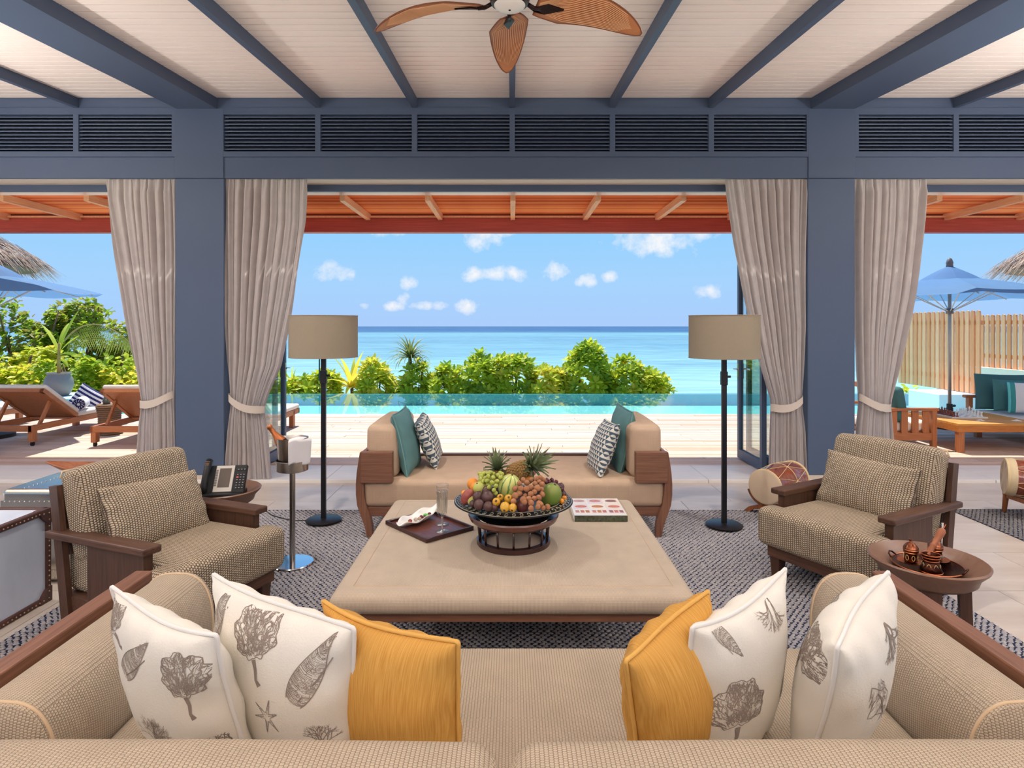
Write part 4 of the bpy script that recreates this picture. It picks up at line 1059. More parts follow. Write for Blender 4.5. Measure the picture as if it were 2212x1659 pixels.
# second drum with turned legs
c2 = P(2212, 1040, 4.95); t = thing('drum', 'red brown drum with pale skin cap on four turned legs', 'drum', (c2.x + .05, c2.y, .006))
L0 = Vector((c2.x - .10, 5.02, .33)) - t.location
ax = Vector((.86, -.46, -.04)).normalized(); ex = Vector((0, 0, 1)); ex = (ex - ax * ex.dot(ax)).normalized()
m4 = frame(ex, ax.cross(ex), ax, L0)
drum_parts(t, m4, .55, .135, .16)
ob('skin_collar', MB().lathe([(.142, -.004), (.15, .02), (.153, .05), (.148, .06)], 40, M4=m4), M('pale_hide', (206, 184, 146), .7), t, smooth=True, angle=50)
for dx in (.08, .45):
    for dy in (-.12, .12):
        b0 = L0 + ax * dx
        ob('leg', MB().tube([(b0.x, b0.y + dy * .9, .30), (b0.x - .01, b0.y + dy, .22), (b0.x + .012, b0.y + dy * 1.05, .14), (b0.x, b0.y + dy * 1.1, .0)], [.02, .018, .022, .016], 8), DST, t, smooth=True)
    ob('stretcher', MB().box(L0.x + dx - .02, L0.x + dx + .02, L0.y - .14 - dx * .5, L0.y + .1 - dx * .5, .13, .165), DST, t)

# ---- copper coffee set on the side table
zt = .461
cp = Vector((T2P.x, T2P.y, zt))
tr = thing('copper_tray', 'oval dark copper tray with handles on the side table', 'tray', cp + Vector((.0, .0, 0)), .35 - 1.2)
PAT = M('engraved_copper', (92, 48, 34), .3, .9, var=(90, .6), col2=(30, 16, 14), bump=(120, .2))
ob('tray_plate', MB().lathe([(0, .003), (.115, .003), (.125, .01), (.138, .016), (.142, .014), (.128, .0), (0, .0)], 48), PAT, tr, smooth=True, angle=50)
ob('tray_rim', MB().tube([(.14 * math.cos(k * PI / 24), .14 * math.sin(k * PI / 24), .0165) for k in range(48)], .003, 6, closed=True), COPPER, tr, smooth=True)
for s_ in (-1, 1): ob('tray_handle', MB().tube([(s_ * .135, -.03, .016), (s_ * .148, -.02, .03), (s_ * .152, 0, .036), (s_ * .148, .02, .03), (s_ * .135, .03, .016)], .004, 6), M('dark_copper', (70, 40, 30), .35, .9), tr, smooth=True)
def band_pat(t, rr, z0, z1, nn=9):
    ink = M('cream_enamel', (206, 176, 120), .5)
    for k in range(nn):
        a = 2 * PI * k / nn; zc_ = (z0 + z1) / 2; hh = (z1 - z0) * .36
        pts = [(rr(zc_ + hh * math.sin(q)) * math.cos(a + .22 * math.cos(q)), rr(zc_ + hh * math.sin(q)) * math.sin(a + .22 * math.cos(q)), zc_ + hh * math.sin(q)) for q in [2 * PI * i / 10 for i in range(10)]]
        ob('engraving', MB().tube(pts, .0014, 4, closed=True), ink, t)
def cup(lab, p):
    t = thing('coffee_cup', lab, 'cup', p, group='lidded copper coffee cups')
    ob('saucer', MB().lathe([(0, 0), (.035, 0), (.052, .006), (.055, .009), (.05, .008), (.03, .004), (0, .004)], 32), COPPER, t, smooth=True, angle=50)
    ob('cup_body', MB().lathe([(0, .004), (.022, .004), (.026, .008), (.0275, .014), (.026, .045), (.029, .05), (.029, .054), (.0, .054)], 32), PAT, t, smooth=True, angle=50)
    band_pat(t, lambda z: .0285, .012, .044, 7)
    ob('lid', MB().lathe([(.030, .054), (.031, .058), (.029, .066), (.031, .068), (.028, .076), (.018, .088), (.006, .094), (.005, .098), (.009, .101), (.009, .106), (0, .108)], 32), M('engraved_copper_light', (176, 104, 70), .3, .9, var=(120, .7), col2=(60, 34, 28)), t, smooth=True, angle=50)
    for z, rr in ((.05, .0295), (.062, .0305)): ob('ring', MB().tube([(rr * math.cos(k * PI / 12), rr * math.sin(k * PI / 12), z) for k in range(24)], .0018, 5, closed=True), COPPER, t)
cup('lidded copper coffee cup standing nearest the armchair', cp + Vector((-.062, .018, .0165)))
cup('lidded copper coffee cup half hidden behind the coffee pot', cp + Vector((.07, .048, .0165)))
cz = thing('coffee_pot', 'engraved copper coffee pot with turned wooden handle', 'coffee pot', cp + Vector((-.02, -.055, .004)), .75)
RC = lambda z: .042 - .012 * min(1, z / .055)
ob('pot_body', MB().lathe([(0, 0), (.040, 0), (.043, .005), (.040, .022), (.032, .042), (.029, .05), (.031, .058), (.034, .066), (.037, .078), (.034, .078), (.029, .062), (.026, .05), (.03, .02), (0, .012)], 36), PAT, cz, smooth=True, angle=50)
for z, rr in ((.003, .0435), (.052, .031), (.066, .035), (.078, .0362)): ob('ring', MB().tube([(rr * math.cos(k * PI / 14), rr * math.sin(k * PI / 14), z) for k in range(28)], .0024, 5, closed=True), COPPER, cz, smooth=True)
band_pat(cz, lambda z: RC(z) + .0005, .006, .046, 8)
ob('spout', MB().add([(-.012, -.034, .07), (.012, -.034, .07), (0, -.055, .080), (-.012, -.035, .079), (.012, -.035, .079)], [(0, 1, 2), (0, 2, 3), (1, 4, 2), (3, 2, 4)]), STEEL, cz)
hd = ob('handle', MB().lathe([(0, 0), (.010, 0), (.012, .03), (.011, .045), (.0145, .05), (.0145, .055), (.011, .06), (.013, .09), (.017, .115), (.016, .135), (.009, .145), (0, .147)], 18,
    M4=Matrix.Translation((.03, .02, .062)) @ Matrix.Rotation(math.radians(20), 4, 'X') @ Matrix.Rotation(math.radians(40), 4, 'Y')), WD('handle_wood', (170, 104, 70), (136, 78, 50), (3, 3, 3)), cz, smooth=True, angle=50)
hm = Matrix.Translation((.03, .02, .062)) @ Matrix.Rotation(math.radians(20), 4, 'X') @ Matrix.Rotation(math.radians(40), 4, 'Y')
ob('hanging_pin', MB().tube([hm @ Vector((0, 0, .145)), hm @ Vector((0, 0, .172))], .0022, 5), COPPER, cz)

# ------------------------------------------------------------------ things on the ottoman
ZO = .4235
ta = math.radians(-48)
tc_ = Vector((-.466, 3.455, ZO))
ty = thing('serving_tray', 'dark brown wooden serving tray on the ottoman', 'tray', tc_, ta)
TRW = WD('tray_wood', (112, 64, 48), (84, 44, 34), (2, 9, 4), .3)
ob('tray_base', MB().box(-.205, .205, -.155, .155, .0, .008), TRW, ty)
for a, b, c_, d_ in ((-.205, .205, -.157, -.145), (-.205, .205, .145, .157), (-.207, -.195, -.157, .157), (.195, .207, -.157, .157)): ob('tray_edge', MB().box(a, b, c_, d_, 0, .022, .002, 1), M('tray_dark', (66, 36, 34), .3, var=(9, .3)), ty)
fb = G(955, 1147, .435); fr_ = G(955, 1133, .435)
FLG = GLASS('flute_glass', (250, 250, 248), .8, .04, .05); CUT = GLASS('cut_glass', (248, 246, 244), .6, .3, .3)
def flute(lab, p):
    t = thing('champagne_flute', lab, 'glass', (p.x, p.y, ZO + .0085), group='champagne flutes on the serving tray')
    ob('foot', MB().lathe([(0, 0), (.035, 0), (.036, .003), (.01, .007), (.006, .012)], 28), CUT, t, smooth=True)
    ob('stem', MB().lathe([(.006, .008), (.005, .04), (.010, .062), (.005, .072), (.008, .08)], 16), CUT, t, smooth=True)
    ob('bowl', MB().lathe([(.0, .079), (.006, .079), (.02, .086), (.025, .10), (.034, .222), (.0355, .226)], 28), FLG, t, smooth=True); bm = bmesh.new(); me = t.children[-1].data if t.children else None
    for ch in t.children:
        if ch.name.startswith('bowl'):
            bm.from_mesh(ch.data); [bm.faces.remove(f_) for f_ in bm.faces[:] if len(f_.verts) > 4]; bm.to_mesh(ch.data)
    bm.free()
    for k in range(14):
        a = 2 * PI * k / 14; ob('cut_flute', MB().bar((.0255 * math.cos(a), .0255 * math.sin(a), .10), (.0315 * math.cos(a), .0315 * math.sin(a), .19), .003, .002, up=(math.cos(a), math.sin(a), 0)), CUT, t)
    ob('rim', MB().tube([(.0345 * math.cos(k * PI / 16), .0345 * math.sin(k * PI / 16), .2255) for k in range(32)], .0013, 5, closed=True), CUT, t)
flute('empty cut glass champagne flute nearer the sofa with cushions', fb); flute('empty cut glass champagne flute nearer the daybed', Vector((fr_.x, fr_.y + .01, 0)))
pa, pb = G(862, 1136, .45), G(945, 1102, .45)
pc = (pa + pb) / 2; pang = math.atan2(pb.y - pa.y, pb.x - pa.x); hl = (pb - pa).length / 2 * 1.06
def leafd(u, v):
    a = 2 * PI * u; k = v
    rx = hl * k; ry = .058 * k * (1 - .25 * math.cos(a))
    z = .032 * k ** 2.4 * (1 + .25 * math.sin(7 * a)) + .02 * k ** 3 * max(0, math.cos(a))
    return (rx * math.cos(a), ry * math.sin(a) * (1 - .35 * abs(math.cos(a)) ** 3), z + .003)
pd = thing('leaf_dish', 'white leaf shaped dish of sweets on the serving tray', 'dish', (pc.x, pc.y - .015, ZO + .0085), pang)
o = ob('dish_body', MB().grid(leafd, 56, 12, cu=True), WHITE, pd, smooth=True); md = o.modifiers.new('t', 'SOLIDIFY'); md.thickness = .003; md.offset = 1
CHO = M('chocolate', (92, 44, 34), .4); rr_ = random.Random(5)
gs = 'sweets in the white leaf dish'
ca, sa_ = math.cos(pang), math.sin(pang)
def sweet(lab, s_, off, mb, mat, z=.008):
    solo('sweet', lab, 'sweet', mb, mat, (pc.x + ca * s_ - sa_ * off, pc.y - .015 + sa_ * s_ + ca * off, ZO + .0085 + z), (rr_.uniform(-.2, .2), rr_.uniform(-.2, .2), rr_.uniform(0, 3)), gs, smooth=True)
for k, (s_, off, m_, lb) in enumerate(((-.075, 0, (150, 60, 40), 'small russet sweet at the narrow end of the leaf dish'), (-.06, .012, (120, 44, 34), 'small dark red sweet beside the russet one'), (-.02, .004, (180, 164, 150), 'grey round sweet in foil'), (.0, -.004, (170, 150, 136), 'beige round sweet next to the grey one'),
        (.03, .006, (112, 40, 44), 'red chocolate sweet in the middle of the leaf dish'), (.038, -.012, (92, 44, 34), 'dark chocolate sweet beside the green one'), (.1, .0, (96, 36, 34), 'dark chocolate sweet at the wide end of the leaf dish'))):
    sweet(lb, s_, off, MB().ball((0, 0, .010), (.013, .011, .010), 10, 6), M('sweet_%d' % k, m_, .4))
sweet('bright green round sweet with a ribbed top', .068, .004, MB().lathe([(0, 0), (.012, 0), (.016, .006), (.015, .014), (.008, .018), (.004, .017), (0, .019)], 14), M('sweet_green', (90, 176, 80), .35), .009)
# book
bc = G(1298.5, 1126.5, ZO); bk = thing('book', 'thick picture book with a grid of small photographs on its cover', 'book', (bc.x, bc.y + .18, ZO - .0005))
ob('pages', MB().box(-.150, .150, -.176, .172, .003, .031), M('page_white', (232, 228, 218), .8), bk)
cv = ob('cover', MB().box(-.153, .153, -.178, .176, .031, .034).box(-.153, .153, -.178, .176, 0, .003).box(-.153, .153, -.18, -.175, .0, .034), M('cover_white', (226, 220, 216), .35), bk)
sp_ = ob('spine', MB().box(-.153, .153, -.1815, -.1798, .0, .034), M('spine_green', (40, 46, 36), .35, var=(60, .6), col2=(96, 100, 78)), bk)
pcs = [(198, 150, 140), (206, 120, 90), (196, 104, 76), (214, 140, 126), (202, 130, 70), (206, 120, 110), (160, 110, 110), (214, 130, 110), (150, 90, 100)]
for i in range(3):
    for j in range(3):
        x0 = -.145 + i * .1; y0 = .08 - j * .118
        base = ob('cover_photo', MB().box(x0, x0 + .092, y0 - .02 if j < 2 else y0 + .02, y0 + .085 if j < 2 else y0 + .09, .034, .0345), M('photo_pale_%d' % ((i + j) % 3), ((226, 214, 204), (220, 204, 204), (232, 220, 206))[(i + j) % 3], .3), cv)
        if j < 2:
            ob('cover_motif', MB().grid(lambda u, v: (x0 + .048 + .036 * v * math.cos(6.283 * u), y0 + .035 + .03 * v * math.sin(6.283 * u) * (1 if math.sin(6.283 * u) > 0 else .7), .0348), 20, 2, cu=True), M('motif_%d%d' % (i, j), pcs[i * 3 + j], .4, var=(60, .4)), cv)
        else:
            for k in range(3): ob('cover_motif', MB().box(x0 + .006 + k * .03, x0 + .028 + k * .03, y0 + .035, y0 + .08, .0346, .035), M('motif_%d%d' % (i, k), pcs[(i + k * 2) % 9], .4, var=(60, .4)), cv)

# ------------------------------------------------------------------ fruit stand, bowl and fruit
fc_ = Vector((.008, 3.215, ZO))
fs_ = thing('fruit_stand', 'dark wooden ring stand with thin spindles under the fruit bowl', 'stand', fc_)
BKW = M('dark_lacquer', (60, 34, 32), .22, spec=.6, var=(6, .3))
ob('base_ring', MB().lathe([(.165, 0), (.19, 0), (.192, .004), (.19, .024), (.165, .026), (.160, .02), (.160, .004), (.165, 0)], 56), BKW, fs_, smooth=True, angle=40)
ob('top_ring', MB().lathe([(.175, .118), (.205, .112), (.226, .128), (.236, .15), (.232, .158), (.20, .145), (.175, .118)], 56), M('ring_brown', (108, 64, 52), .25, spec=.6, var=(8, .25)), fs_, smooth=True, angle=50)
for k in range(14):
    a = 2 * PI * (k + .5) / 14; ob('spindle', MB().tube([(.178 * math.cos(a), .178 * math.sin(a), .018), (.188 * math.cos(a), .188 * math.sin(a), .122)], .0055, 8), BKW, fs_, smooth=True)
fbw = thing('fruit_bowl', 'shallow black lacquer bowl with scroll patterned rim', 'bowl', fc_ + Vector((0, 0, .130)))
LAC = M('black_lacquer', (20, 18, 20), .36, spec=.3)
ob('bowl_body', MB().lathe([(0, .0), (.165, .0), (.185, .01), (.20, .04), (.215, .06), (.30, .083), (.309, .088), (.308, .092), (.245, .101), (.225, .098), (.20, .085), (0, .065)], 72), LAC, fbw, smooth=True, angle=50)
SCR = M('rim_silver', (206, 196, 170), .35, .5)
for k in range(48):
    a0 = 2 * PI * k / 48; pts = []
    for i in range(12):
        q = -.6 + i / 11 * 5.6; rad = .0115 * (1 - .05 * i); 
        rr = .276 + rad * math.cos(q) * 1.5; aa = a0 + rad * math.sin(q) / .276
        zz = .101 - (rr - .245) * (.009 / .063) + .0008
        pts.append((rr * math.cos(aa), rr * math.sin(aa), zz))
    ob('rim_scroll', MB().tube(pts, .0019, 4), SCR, fbw)
for rr in (.252, .302):
    ob('rim_line', MB().tube([(rr * math.cos(k * PI / 36), rr * math.sin(k * PI / 36), (.101 - (rr - .245) * (.009 / .063) + .0008)) for k in range(72)], .0018, 4, closed=True), SCR, fbw)
fg = 'fruit piled in the lacquer bowl'
rf = random.Random(9)
def fruit(name, lab, cat, px, py, d, r, col, sq=(1, 1, 1), rot=(0, 0, 0), var=None, col2=None, stem=None, rough=.4):
    t = thing(name, lab, cat, P(px, py, d), rot, fg)
    ob('flesh', MB().ball((0, 0, 0), (r * sq[0], r * sq[1], r * sq[2]), 20, 12), M(name + '_skin_' + '_'.join(map(str, col)), col, rough, var=var, col2=col2, spec=.5), t, smooth=True)
    if stem: ob('stem_end', MB().lathe([(0, 0), (stem, 0), (stem * .8, stem * .5), (0, stem * .6)], 8, (0, 0, r * sq[2] - stem * .2)), M('stem_brown', (86, 62, 36), .7), t)
    return t
k_ = 3.2 / F
def fr(name, lab, cat, px, py, rp, d, *a, **b): return fruit(name, lab, cat, px, py, d, rp * d / F, *a, **b)
zx = lambda X, Y: (960 + X / 5.927, 940 + Y / 5.927)
def at(X, Y): return zx(X, Y)
# plums and passion fruit
for (X, Y, R_, d, lab) in ((555, 795, 75, 3.02, 'dark purple plum, the largest of the plums'), (430, 785, 62, 3.04, 'dark grey purple plum beside the green apple'), (445, 890, 64, 2.99, 'dark purple plum low on the bowl rim'), (565, 915, 62, 2.97, 'dark purple plum touching the yellow guavas'), (545, 715, 62, 3.10, 'dark purple plum under the green grapes'), (360, 880, 40, 3.02, 'small dark plum half hidden by the green apple'), (1000, 905, 82, 2.99, 'large dark red plum under the longan bunch'), (645, 925, 48, 2.97, 'dark plum wedged between the plums and the lowest guava'), (722, 872, 60, 3.05, 'dark plum tucked behind the yellow guavas'), (862, 880, 56, 3.04, 'dark plum between the yellow guavas and the longans'), (1488, 660, 45, 3.30, 'dark plum beside the red grapes'), (1520, 755, 40, 3.22, 'dark plum beside the kumquats')):
    x, y = at(X, Y); fr('plum', lab, 'plum', x, y, R_ / 5.927 * 1.1, d, (86, 56, 54) if X != 1000 else (104, 50, 50), var=(8, .3), stem=.005, rot=(rf.uniform(-.5, .5), rf.uniform(-.5, .5), 0))
for (X, Y, R_, d, lab) in ((450, 680, 85, 3.12, 'pale yellow green apple under the green grapes'), (345, 835, 58, 3.07, 'green apple between the rose apple and the plums')):
    x, y = at(X, Y); fr('green_apple', lab, 'apple', x, y, R_ / 5.927, d, (196, 198, 104), var=(6, .2), stem=.005, rot=(.4, -.4, 0))
for (X, Y, R_, d, lab) in ((365, 625, 75, 3.22, 'bright orange behind the pale apple'), (400, 665, 75, 3.18, 'orange pressed against the pale apple'), (255, 745, 40, 3.15, 'small orange behind the rose apple'), (1070, 560, 70, 3.3, 'orange behind the longan bunch')):
    x, y = at(X, Y); fr('orange', lab, 'orange', x, y, R_ / 5.927, d, (236, 150, 48), var=(40, .1), rough=.5)
for (X, Y, R_, d, lab) in ((1535, 805, 32, 3.2, 'kumquat on top at the bowl edge'), (1500, 845, 34, 3.12, 'kumquat beside the papaya'), (1520, 785, 26, 3.24, 'kumquat half hidden behind the others')):
    x, y = at(X, Y); fr('kumquat', lab, 'kumquat', x, y, R_ / 5.927, d, (240, 148, 40), rough=.4)
x, y = at(290, 790); fr('rose_apple', 'dark red bell shaped rose apple at the bowl edge', 'rose apple', x, y, 14, 3.08, (124, 48, 46), sq=(.85, .85, 1.35), rot=(0, .5, 0), var=(9, .35), col2=(176, 96, 84))
for (X, Y, R_, d, rot, lab) in ((665, 855, 50, 2.97, (1.1, -.1, 0), 'yellow guava with dark crown facing out'), (715, 800, 44, 3.02, (1.0, 0, 0), 'yellow guava in the upper pair'), (820, 815, 52, 2.99, (1.0, .1, 0), 'yellow guava with dark crown beside the longans'), (775, 920, 60, 2.93, (1.9, .3, 0), 'yellow guava lying lowest on the rim'), (875, 930, 50, 2.93, (1.9, .5, 0), 'yellow guava lying beside the lowest one')):
    x, y = at(X, Y); fr('yellow_guava', lab, 'guava', x, y, R_ / 5.927 * 1.14, d, (224, 172, 58), sq=(.92, .92, 1.12), rot=rot, var=(8, .2), stem=.006)
def melon_mat():
    m = bpy.data.materials.new('melon_rind'); m.use_nodes = True; t = NT(m.node_tree)
    tc = t.n('ShaderNodeTexCoord'); sp = t.n('ShaderNodeSeparateXYZ'); t.l(tc.outputs['Object'], sp.inputs[0])
    ns = t.n('ShaderNodeTexNoise', i_Scale=30.0, i_Detail=3.0); t.l(tc.outputs['Object'], ns.inputs['Vector'])
    a = t.math('ADD', t.math('ARCTAN2', sp.outputs[1], sp.outputs[0]), t.math('MULTIPLY', ns.outputs[0], .35))
    s_ = t.math('SINE', t.math('MULTIPLY', a, 9.0)); f = t.math('MULTIPLY_ADD', s_, 3.0, -1.9, clamp=True)
    b = t.n('ShaderNodeBsdfPrincipled'); b.inputs['Roughness'].default_value = .35
    t.l(t.mix(f, lin((206, 208, 122)), lin((84, 130, 62))), b.inputs['Base Color']); o = t.n('ShaderNodeOutputMaterial'); t.l(b.outputs[0], o.inputs[0]); return m
x, y = at(835, 665); t = thing('watermelon', 'pale green watermelon with dark green stripes', 'watermelon', P(x, y, 3.12), (.25, .1, .4), fg); ob('rind', MB().ball((0, 0, 0), (.058, .058, .066), 28, 16), melon_mat(), t, smooth=True); ob('stem_end', MB().lathe([(.005, 0), (.003, .006), (0, .007)], 8, (0, 0, .0655)), M('stem_brown', (0, 0, 0)), t)
x, y = at(1365, 770); fr('papaya', 'green papaya with orange patches leaning on the longans', 'papaya', x, y, 25, 3.12, (96, 134, 56), sq=(.9, .9, 1.15), rot=(.35, .3, 0), var=(12, .5), col2=(138, 140, 62), stem=.007)
# bunches
def bunch(name, lab, col, spots, rr, col2, part_):
    p0 = P(*spots[0][:3]); t = thing(name, lab, name.split('_')[0] if name != 'longan_bunch' else 'longans', p0, 0, fg)
    me = MB().ball((0, 0, 0), rr, 12, 8).mesh(part_, True); me.materials.append(M(part_ + '_' + '_'.join(map(str, col)), col, .35 if part_ == 'grape' else .7, var=(25, .2), col2=col2, spec=.5))
    st_ = MB()
    for s_ in spots:
        q = P(*s_[:3]) - p0; g = ob(part_, me, None, t, q, (rf.uniform(0, 3), rf.uniform(0, 3), 0)); k = s_[3] if len(s_) > 3 else 1; g.scale = (k, k, k * rf.uniform(1, 1.12))
        st_.tube([q, q + Vector((0, .035, .006))], .0014, 4)
    ob('stalk', st_, M('stalk_green', (110, 100, 50), .7), t)
gsp = []
for k in range(46):
    u = rf.random(); X = 450 + rf.uniform(0, 280) ; Y = 480 + rf.uniform(0, 170)
    if Y > 480 + (X - 420) * .9 + 120: continue
    gsp.append((*at(X, Y), 3.10 + rf.uniform(0, .08) + (650 - Y) * .0003))
gsp += [(*at(X, Y), d) for X, Y, d in ((560, 530, 3.12), (480, 495, 3.2), (610, 610, 3.06), (660, 650, 3.04), (635, 705, 3.03), (575, 665, 3.07), (720, 540, 3.1), (675, 590, 3.08), (655, 745, 3.04), (545, 585, 3.1), (500, 590, 3.12), (625, 545, 3.12), (550, 490, 3.18), (590, 480, 3.2), (470, 545, 3.15), (735, 500, 3.16), (690, 515, 3.15))]
bunch('grape_bunch', 'bunch of pale green grapes spilling over the plums', (186, 190, 88), gsp[::-1], 4.9 * k_, (150, 160, 60), 'grape')
lsp = [(*at(X, Y), d) for X, Y, d in ((960, 620, 3.05), (1055, 610, 3.06), (1160, 620, 3.07), (1250, 630, 3.08), (905, 685, 3.02), (980, 685, 3.0), (1050, 690, 3.0), (1105, 675, 3.04), (1190, 680, 3.02), (1240, 695, 3.04), (960, 750, 2.99), (905, 780, 2.98), (1105, 755, 2.98), (1150, 730, 3.0), (1250, 760, 3.02), (1035, 780, 2.99), (1010, 825, 2.93), (1080, 820, 2.95), (1150, 810, 2.96), (1205, 805, 2.98), (885, 850, 2.95), (1025, 860, 2.92), (1110, 870, 2.93), (1215, 880, 2.94), (1110, 940, 2.9), (1195, 920, 2.9), (1235, 890, 2.93), (1260, 930, 2.93), (1320, 920, 2.97), (1175, 560, 3.12), (1225, 550, 3.14), (1270, 575, 3.14), (1115, 570, 3.13), (1010, 575, 3.12), (1215, 600, 3.1))]
lsp = [s_ + (rf.uniform(.88, 1.12),) for s_ in lsp]
bunch('longan_bunch', 'large bunch of brown longans over the front of the bowl', (176, 122, 82), lsp, 6.1 * k_, (146, 94, 62), 'longan')
rsp = [(*at(X, Y), d) for X, Y, d in ((1310, 575, 3.3), (1375, 575, 3.3), (1430, 600, 3.28), (1475, 670, 3.24), (1340, 600, 3.27), (1400, 615, 3.26), (1505, 690, 3.22), (1300, 600, 3.25), (1445, 640, 3.26), (1055, 490, 3.42), (1100, 475, 3.42), (1140, 490, 3.42), (1080, 510, 3.4), (1120, 515, 3.4), (1150, 470, 3.44))]
bunch('grape_bunch', 'small bunch of dark red grapes behind the longans', (112, 44, 56), rsp[:9], 5.0 * k_, (70, 26, 40), 'grape')
bunch('grape_bunch', 'cluster of rosy grapes tucked behind the pineapple', (170, 100, 80), rsp[9:], 5.0 * k_, (130, 70, 60), 'grape')
# pineapples
PINE = M('pineapple_skin', (150, 116, 66), .6, var=(60, .5), col2=(98, 78, 40)); PLEAF = M('pineapple_leaf', (138, 146, 106), .5, var=(12, .3), col2=(96, 112, 74))
def pineapple(lab, base, axis, Lb, rb, crown, nl, seed):
    axis = axis.normalized(); ex = axis.orthogonal().normalized(); m = frame(ex, axis.cross(ex), axis, base); r = random.Random(seed)
    t = thing('pineapple', lab, 'pineapple', base, m.to_euler(), fg)
    R = lambda s: rb * (max(0, 1 - (2 * s - 1) ** 4)) ** .5 * (1 - .12 * s)
    ob('body', MB().lathe([(0, 0)] + [(R(k / 14) * .97, Lb * k / 14) for k in range(1, 14)] + [(0, Lb)], 24), PINE, t, smooth=True)
    eye = MB().lathe([(.0085, -.002), (.006, .004), (.002, .005), (.0012, .008), (0, .008)], 6).mesh('eye'); eye.materials.append(M('pineapple_eye', (196, 152, 92), .6, var=(80, .4), col2=(120, 92, 50)))
    for k in range(11):
        s_ = .08 + .84 * k / 10; n = max(5, int(2 * PI * R(s_) / .0155))
        for i in range(n):
            a = 2 * PI * (i + (k % 2) * .5) / n; q = R(s_)
            e = ob('eye', eye, None, t, (q * math.cos(a), q * math.sin(a), Lb * s_)); e.rotation_euler = Vector((math.cos(a), math.sin(a), (.5 - s_) * 1.2)).to_track_quat('Z', 'Y').to_euler()
    for k in range(nl):
        a = k * 2.4; f = k / nl; lean = 1.25 - 1.05 * f; L = crown * (.55 + .45 * f + r.uniform(-.08, .08)); z0 = Lb - .008 + .02 * f
        pts = []
        for i in range(6):
            s_ = i / 5; ll = lean + .5 * s_ * (1 - f)
            pts.append((L * s_ * math.sin(ll) + .008, z0 + L * s_ * math.cos(min(ll, 1.5))))
        mb = MB(); vs = []
        ca, sa = math.cos(a), math.sin(a)
        for i, (rr, z) in enumerate(pts):
            w_ = .0145 * (1 - (i / 5) ** 1.6) + .0004
            for sg in (-1, 0, 1): vs.append((rr * ca - sg * w_ * sa, rr * sa + sg * w_ * ca, z + (.004 if sg else 0)))
        fs2 = []
        for i in range(5):
            for j in range(2): fs2.append((i * 3 + j, i * 3 + j + 1, i * 3 + j + 4, i * 3 + j + 3))
        o = ob('crown_leaf', mb.add(vs, fs2), PLEAF, t, smooth=True); 
b1 = P(*at(820, 520), 3.33); pineapple('pineapple lying with its crown raised above the grapes', b1, P(*at(1075, 405), 3.28) - b1, .145, .048, .145, 40, 1)
b2 = P(*at(690, 560), 3.34) - Vector((0, 0, .03)); pineapple('pineapple standing with its crown above the green grapes', b2, Vector((-.05, -.05, 1)), .085, .042, .11, 34, 2)

# ------------------------------------------------------------------ ceiling fan
fn = thing('ceiling_fan', 'dark ceiling fan with five woven palm leaf blades', 'ceiling fan', (-.012, 3.15, 3.19))
DKB = M('fan_bronze', (44, 30, 28), .28, .6)
ob('motor_housing', MB().lathe([(0, .0), (.055, .0), (.095, .012), (.105, .035), (.10, .075), (.07, .10), (.03, .115), (.03, .13)], 40), DKB, fn, smooth=True, angle=40)
ob('cap', MB().lathe([(0, -.022), (.05, -.018), (.076, -.006), (.08, .002), (0, .004)], 36), M('fan_cap_white', (226, 222, 216), .35), fn, smooth=True, angle=40)
ob('cap_screw', MB().lathe([(0, -.026), (.006, -.025), (.006, -.02), (0, -.02)], 8), BLACK, fn)
ob('downrod', MB().lathe([(.014, .12), (.014, .40)], 12), DKB, fn, smooth=True)
ob('canopy', MB().lathe([(.02, .36), (.05, .37), (.065, .41), (.065, .43)], 24), DKB, fn, smooth=True)
PALM = M('palm_blade', (190, 128, 84), .55, var=(5, .25), col2=(158, 98, 62)); PALME = M('palm_blade_edge', (120, 70, 44), .6)
def blade_xy(s_):                # half widths along the blade
    s_ = max(0.0, min(1.0, s_)); w1 = .108 * min(1.0, s_ * 2.6 + .3) ** .7 * max(0.0, 1 - s_ ** 3.2) ** .62
    return w1
